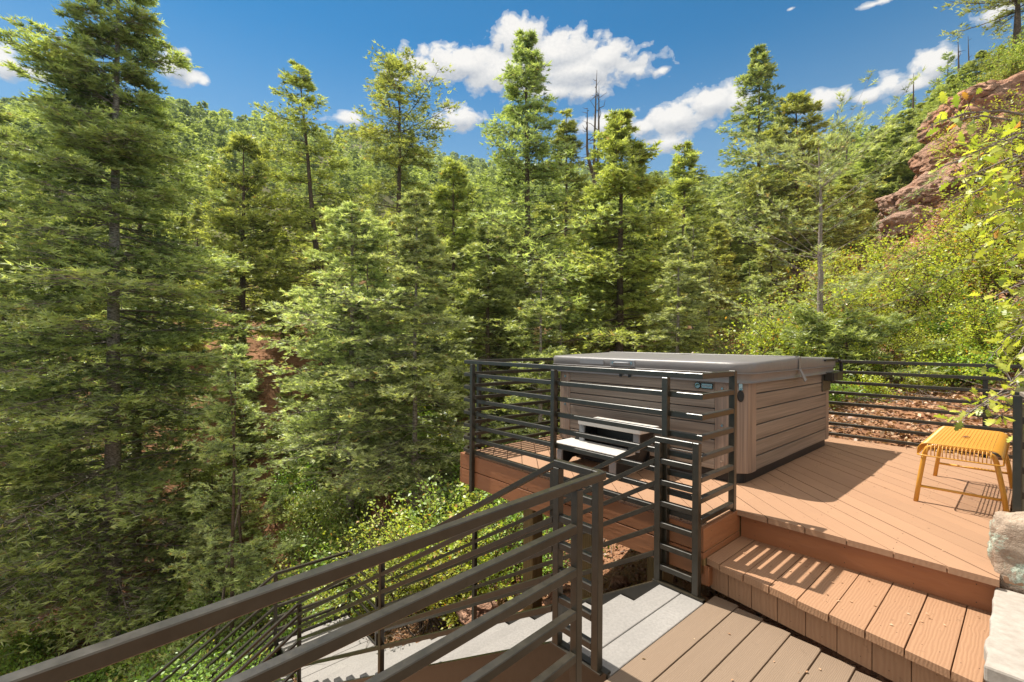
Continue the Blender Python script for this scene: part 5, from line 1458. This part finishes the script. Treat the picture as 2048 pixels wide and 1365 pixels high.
# oak tree just out of frame at the right whose branches reach in over the rail
def near_oak():
    g_ = np.random.RandomState(21); base = np.array([3.9, 3.1, .05]); root = thing('oak_tree', 'large leaved oak whose sunlit branches reach in from the right edge', 'tree', tuple(base))
    paths = [np.array([base, base + [.05, .0, 1.2], base + [-.05, .1, 2.4], base + [.1, .1, 3.6]])]; rad = [[.07, .055, .04, .02]]
    ends = []
    targets = [(1860, 245, 2.6), (1905, 235, 2.5), (1945, 300, 2.6), (1990, 280, 2.4), (2010, 330, 2.3), (1900, 400, 2.9), (1950, 430, 2.8), (2000, 420, 2.5), (2030, 370, 2.3), (1960, 490, 3.0), (2010, 520, 2.7), (2035, 470, 2.4), (1985, 590, 2.8), (2030, 600, 2.5), (2010, 670, 2.7), (2040, 700, 2.4), (1990, 700, 3.0), (2020, 760, 2.6), (1975, 800, 2.75), (2010, 820, 2.6), (2035, 850, 2.4), (1940, 820, 2.9), (1915, 835, 2.95), (2040, 250, 2.2), (2045, 300, 2.1), (1930, 350, 2.8), (2045, 560, 2.3), (1880, 330, 2.9), (2000, 370, 2.7), (2035, 420, 2.9), (1980, 460, 2.9), (2040, 640, 2.9)]
    LPs = []; LDs = []; Ls = []
    nodes = [base + np.array([.02, .02, h_]) for h_ in np.linspace(.4, 3.2, 14)]
    tg = [np.array([at_u(u, Y), Y, ztop(v, Y)]) for u, v, Y in targets]; tg.sort(key=lambda e: np.linalg.norm(e[:2] - base[:2]))
    for e in tg:
        s = min(nodes, key=lambda q_: np.linalg.norm((q_ - e) * np.array([1, 1, 1.4])) + .35 * max(0, q_[2] - e[2]))
        k = np.linspace(0, 1, 7)[:, None]; c = s + (e - s) * k + np.array([0, 0, .18]) * np.sin(k * PI) + g_.randn(7, 3) * .018 * (k * (1 - k) * 4)
        paths.append(c); rad.append(list(np.linspace(.014, .003, 7)))
        nlf = 15
        for q in range(nlf):
            f = .52 + .5 * g_.rand() ** .7; i = min(int(f * 6), 5); p = c[i] + (c[min(i + 1, 6)] - c[i]) * (f * 6 - i); d = nrmz((c[-1] - c[-3]) + 0) ; d = nrmz(d + g_.randn(3) * .75)
            tw = d * g_.uniform(.02, .12); LPs.append(p + tw); LDs.append(nrmz(d + g_.randn(3) * .3)); Ls.append(g_.uniform(.05, .09))
            paths.append(np.array([p, p + tw])); rad.append([.0022, .0014])
    V, F = tubes_np(paths, rad, 5); me = mesh_np('oak_wood', V - base, F, smooth=True); obj('branches', me, M['bark_pale'], root)
    n = len(LPs); N_ = nrmz(np.array([0, 0, 1.]) + g_.randn(n, 3) * .55); cv = np.clip(.5 + g_.randn(n) * .25, 0, .9); cv = np.where(g_.rand(n) < .015, 1, cv)
    V, F, c = leaf_np(np.array(LPs) - base, np.array(LDs), N_, np.array(Ls), cv, 'oak'); obj('leaves', mesh_np('oak_leaves', V, F, {'cv': c}), M['oak'], root)


near_oak()

# ------------------------------------------------------------------ fallen leaves, twigs, stones on the ground
def scatter():
    g_ = np.random.RandomState(9); n = 60000
    u = g_.uniform(1000, 2250, n); Y = 3.2 * (17 / 3.2) ** g_.rand(n); x = at_u(u, Y)
    n2 = 34000; u2 = g_.uniform(-100, 1250, n2); Y2 = 4 * (18 / 4) ** g_.rand(n2); x = np.concatenate([x, at_u(u2, Y2)]); Y = np.concatenate([Y, Y2])
    sx = (x - OO[0]) * AX[0] + (Y - OO[1]) * AX[1]; tx = (x - OO[0]) * BX[0] + (Y - OO[1]) * BX[1]
    keep = (vn(np.stack([x, Y, x * 0], -1), .9, 3, 4) > -.45) & ~((sx < .5) & (sx > -4.5) & (tx < 2.5) & (g_.rand(len(x)) < .93)); x, Y = x[keep], Y[keep]; n = len(x)
    z = ground_z(x, Y) + g_.rand(n) * .05 + .012
    C_ = np.stack([x, Y, z], 1); D_ = nrmz(g_.randn(n, 3) * np.array([1, 1, .35])); N_ = nrmz(np.array([0, 0, 1.]) + g_.randn(n, 3) * .5)
    L_ = (.04 + .06 * g_.rand(n)) * np.clip(Y / 8, .8, 1.6); cv = np.clip(g_.rand(n), 0, 1)
    V, F, c = leaf_np(C_, D_, N_, L_, cv); tag(obj('leaf_litter', mesh_np('leaf_litter', V, F, {'cv': c}), M['litter']), kind='stuff', label='dry brown leaves lying all over the ground', cat='leaves')
    # gravel and small stones under the deck
    n = 9000; s_ = g_.uniform(-4.5, .2, n); t_ = g_.uniform(-1.0, 3.0, n); x = OO[0] + s_ * AX[0] + t_ * BX[0]; y = OO[1] + s_ * AX[1] + t_ * BX[1]; z = ground_z(x, y)
    r_ = .006 + .022 * g_.rand(n) ** 3; oc = np.array([[1, 0, 0], [0, 1, 0], [-1, 0, 0], [0, -1, 0], [0, 0, .8], [0, 0, -.6]]); FO = np.array([[0, 1, 4], [1, 2, 4], [2, 3, 4], [3, 0, 4], [1, 0, 5], [2, 1, 5], [3, 2, 5], [0, 3, 5]])
    V = (oc[None] + g_.randn(n, 6, 3) * .18) * r_[:, None, None] + np.stack([x, y, z + r_ * .4], 1)[:, None]
    F = (np.arange(n) * 6)[:, None, None] + FO[None]
    tag(obj('gravel', mesh_np('gravel', V.reshape(-1, 3), F.reshape(-1, 3)), M['rock']), kind='stuff', label='loose reddish gravel under the deck', cat='gravel')
    # dead twigs
    n = 2600; u = g_.uniform(-50, 2150, n); Y = 5.5 * (18 / 5.5) ** g_.rand(n); x = at_u(u, Y); z = ground_z(x, Y) + .03
    p = np.stack([x, Y, z], 1); d = nrmz(g_.randn(n, 3) * np.array([1, 1, .35])) * g_.uniform(.15, .8, n)[:, None]; d[:, 2] = np.abs(d[:, 2])
    V, F = sticks(p, p + d, np.full(n, .006), np.full(n, .002)); tag(obj('fallen_twigs', mesh_np('twigs', V, F), M['bark_pale']), kind='stuff', label='dead twigs strewn over the forest floor', cat='twigs')


scatter()
# leaning dead poles and fallen trunks in the ravine
def pole(name, label, a, b, r0, r1, seed, side=6, group=None, m='bark_pale'):
    g_ = np.random.RandomState(seed); A = np.array(a); B = np.array(b); k = np.linspace(0, 1, 9)[:, None]; c = A + (B - A) * k + g_.randn(9, 3) * .02
    parts = [tubes_np([c], [np.linspace(r0, r1, 9)], 7)]; n = side; q = g_.rand(n) * .9; p = A + (B - A) * q[:, None]; d = nrmz(g_.randn(n, 3)) * g_.uniform(.15, .5, n)[:, None]; parts.append(sticks(p, p + d, np.full(n, .008), np.full(n, .002)))
    V, F = join(parts); o = obj(name, mesh_np(name, V - A, F, smooth=True), M[m], None, A); tag(o, label, 'dead wood', group); return o


def gp3(u, Y, dz=0): x = at_u(u, Y); return (x, Y, float(ground_z(x, Y)) + dz)


pole('leaning_pole', 'thin dead trunk leaning to the right above the stair landing', gp3(425, 9, -.05), (at_u(488, 9.3), 9.3, ztop(960, 9.3)), .035, .015, 1, 12)
pole('fallen_trunk', 'grey fallen trunk lying level at the lower left edge', (at_u(-40, 10.5), 10.5, ztop(1138, 10.5)), (at_u(90, 10.5), 10.5, ztop(1146, 10.5)), .05, .04, 2, 8)
pole('leaning_pole', 'dead branchy stem leaning left of the young bright fir', gp3(500, 11, -.05), (at_u(455, 11), 11, ztop(720, 11)), .04, .012, 3, 14, m='bark_brown')
st_o = pole('tree_stump', 'thick reddish dead stump behind the near stair handrail', gp3(905, 6.2, -.4), (at_u(912, 6.2), 6.2, ztop(1118, 6.2)), .28, .25, 4, 0, m='bark_brown')

# small plants in the litter behind the rear railing, debris on the decks
for i in range(34):
    u = rg.uniform(1660, 2100); Y = rg.uniform(6.3, 9.5)
    shrub(LOW[i % 2], u, Y, rg.uniform(.35, .7), 'small green plant in the dry leaves behind the rear railing', 'plants in the dry leaves', 'green_leaf' if i % 2 else 'oak', 'green_bush')


def debris():
    g_ = np.random.RandomState(4); n = 150; pts = []
    while len(pts) < n:
        k = g_.rand()
        if k < .55: s_, t_, z = g_.uniform(-2.4, 1.2), g_.uniform(.05, 3.3), .003
        elif k < .8: s_, t_, z = g_.uniform(.05, 1.2), g_.uniform(-.45, .0), -.186
        else: s_, t_, z = g_.uniform(.1, 1.2), g_.uniform(-2.2, -.65), -.397
        if ts0 < s_ < ts1 and tt0 < t_ < tt1: continue
        pts.append(P(s_, t_, z))
    C_ = np.array(pts); D_ = nrmz(g_.randn(n, 3) * np.array([1, 1, .08])); N_ = nrmz(np.array([0, 0, 1.]) + g_.randn(n, 3) * .2)
    V, F, c = leaf_np(C_, D_, N_, g_.uniform(.006, .022, n), np.clip(g_.rand(n), 0, 1)); V[:, 2] += .002
    tag(obj('fallen_debris', mesh_np('debris', V, F, {'cv': c}), M['litter']), kind='stuff', label='bits of dry leaf scattered on the deck boards', cat='debris')


debris()

# ------------------------------------------------------------------ the air
hm = bpy.data.materials.new('haze_air'); hm.use_nodes = True; hn = hm.node_tree.nodes; hn.clear()
pv = hn.new('ShaderNodeVolumePrincipled'); pv.inputs['Density'].default_value = .00020; pv.inputs['Color'].default_value = (.62, .82, 1, 1); pv.inputs['Anisotropy'].default_value = .2
ho = hn.new('ShaderNodeOutputMaterial'); hm.node_tree.links.new(pv.outputs[0], ho.inputs['Volume'])
bm = bmesh.new(); bmesh.ops.create_cube(bm, size=1); me = bpy.data.meshes.new('haze'); bm.to_mesh(me); bm.free()
hz = obj('haze', me, hm); hz.scale = (1700, 640, 235); hz.location = (0, 280, 97); tag(hz, kind='stuff')

# saplings and bushes dotted over the red bank
rg2 = np.random.RandomState(31)
for i in range(26):
    u = rg2.uniform(380, 640); Y = rg2.uniform(9.5, 19); x = at_u(u, Y); s_ = rg2.uniform(.16, .42)
    tree(SPR[i % 2], 'young_fir', 'small green sapling on the reddish bank left of the silvery spruce', x, Y, float(ground_z(x, Y)) - .05, s_ * 1.2, rg2.uniform(0, 6), 'saplings on the reddish bank', ('bark_brown', 'spruce' if i % 2 else 'douglas'), szz=s_)
for i in range(30):
    u = rg2.uniform(250, 700); Y = rg2.uniform(8, 13)
    shrub(LOW[i % 2], u, Y, rg2.uniform(.6, 1.2), 'low green bush at the foot of the reddish bank', 'bushes at the foot of the bank', 'green_leaf' if i % 3 else 'grass', 'green_bush')
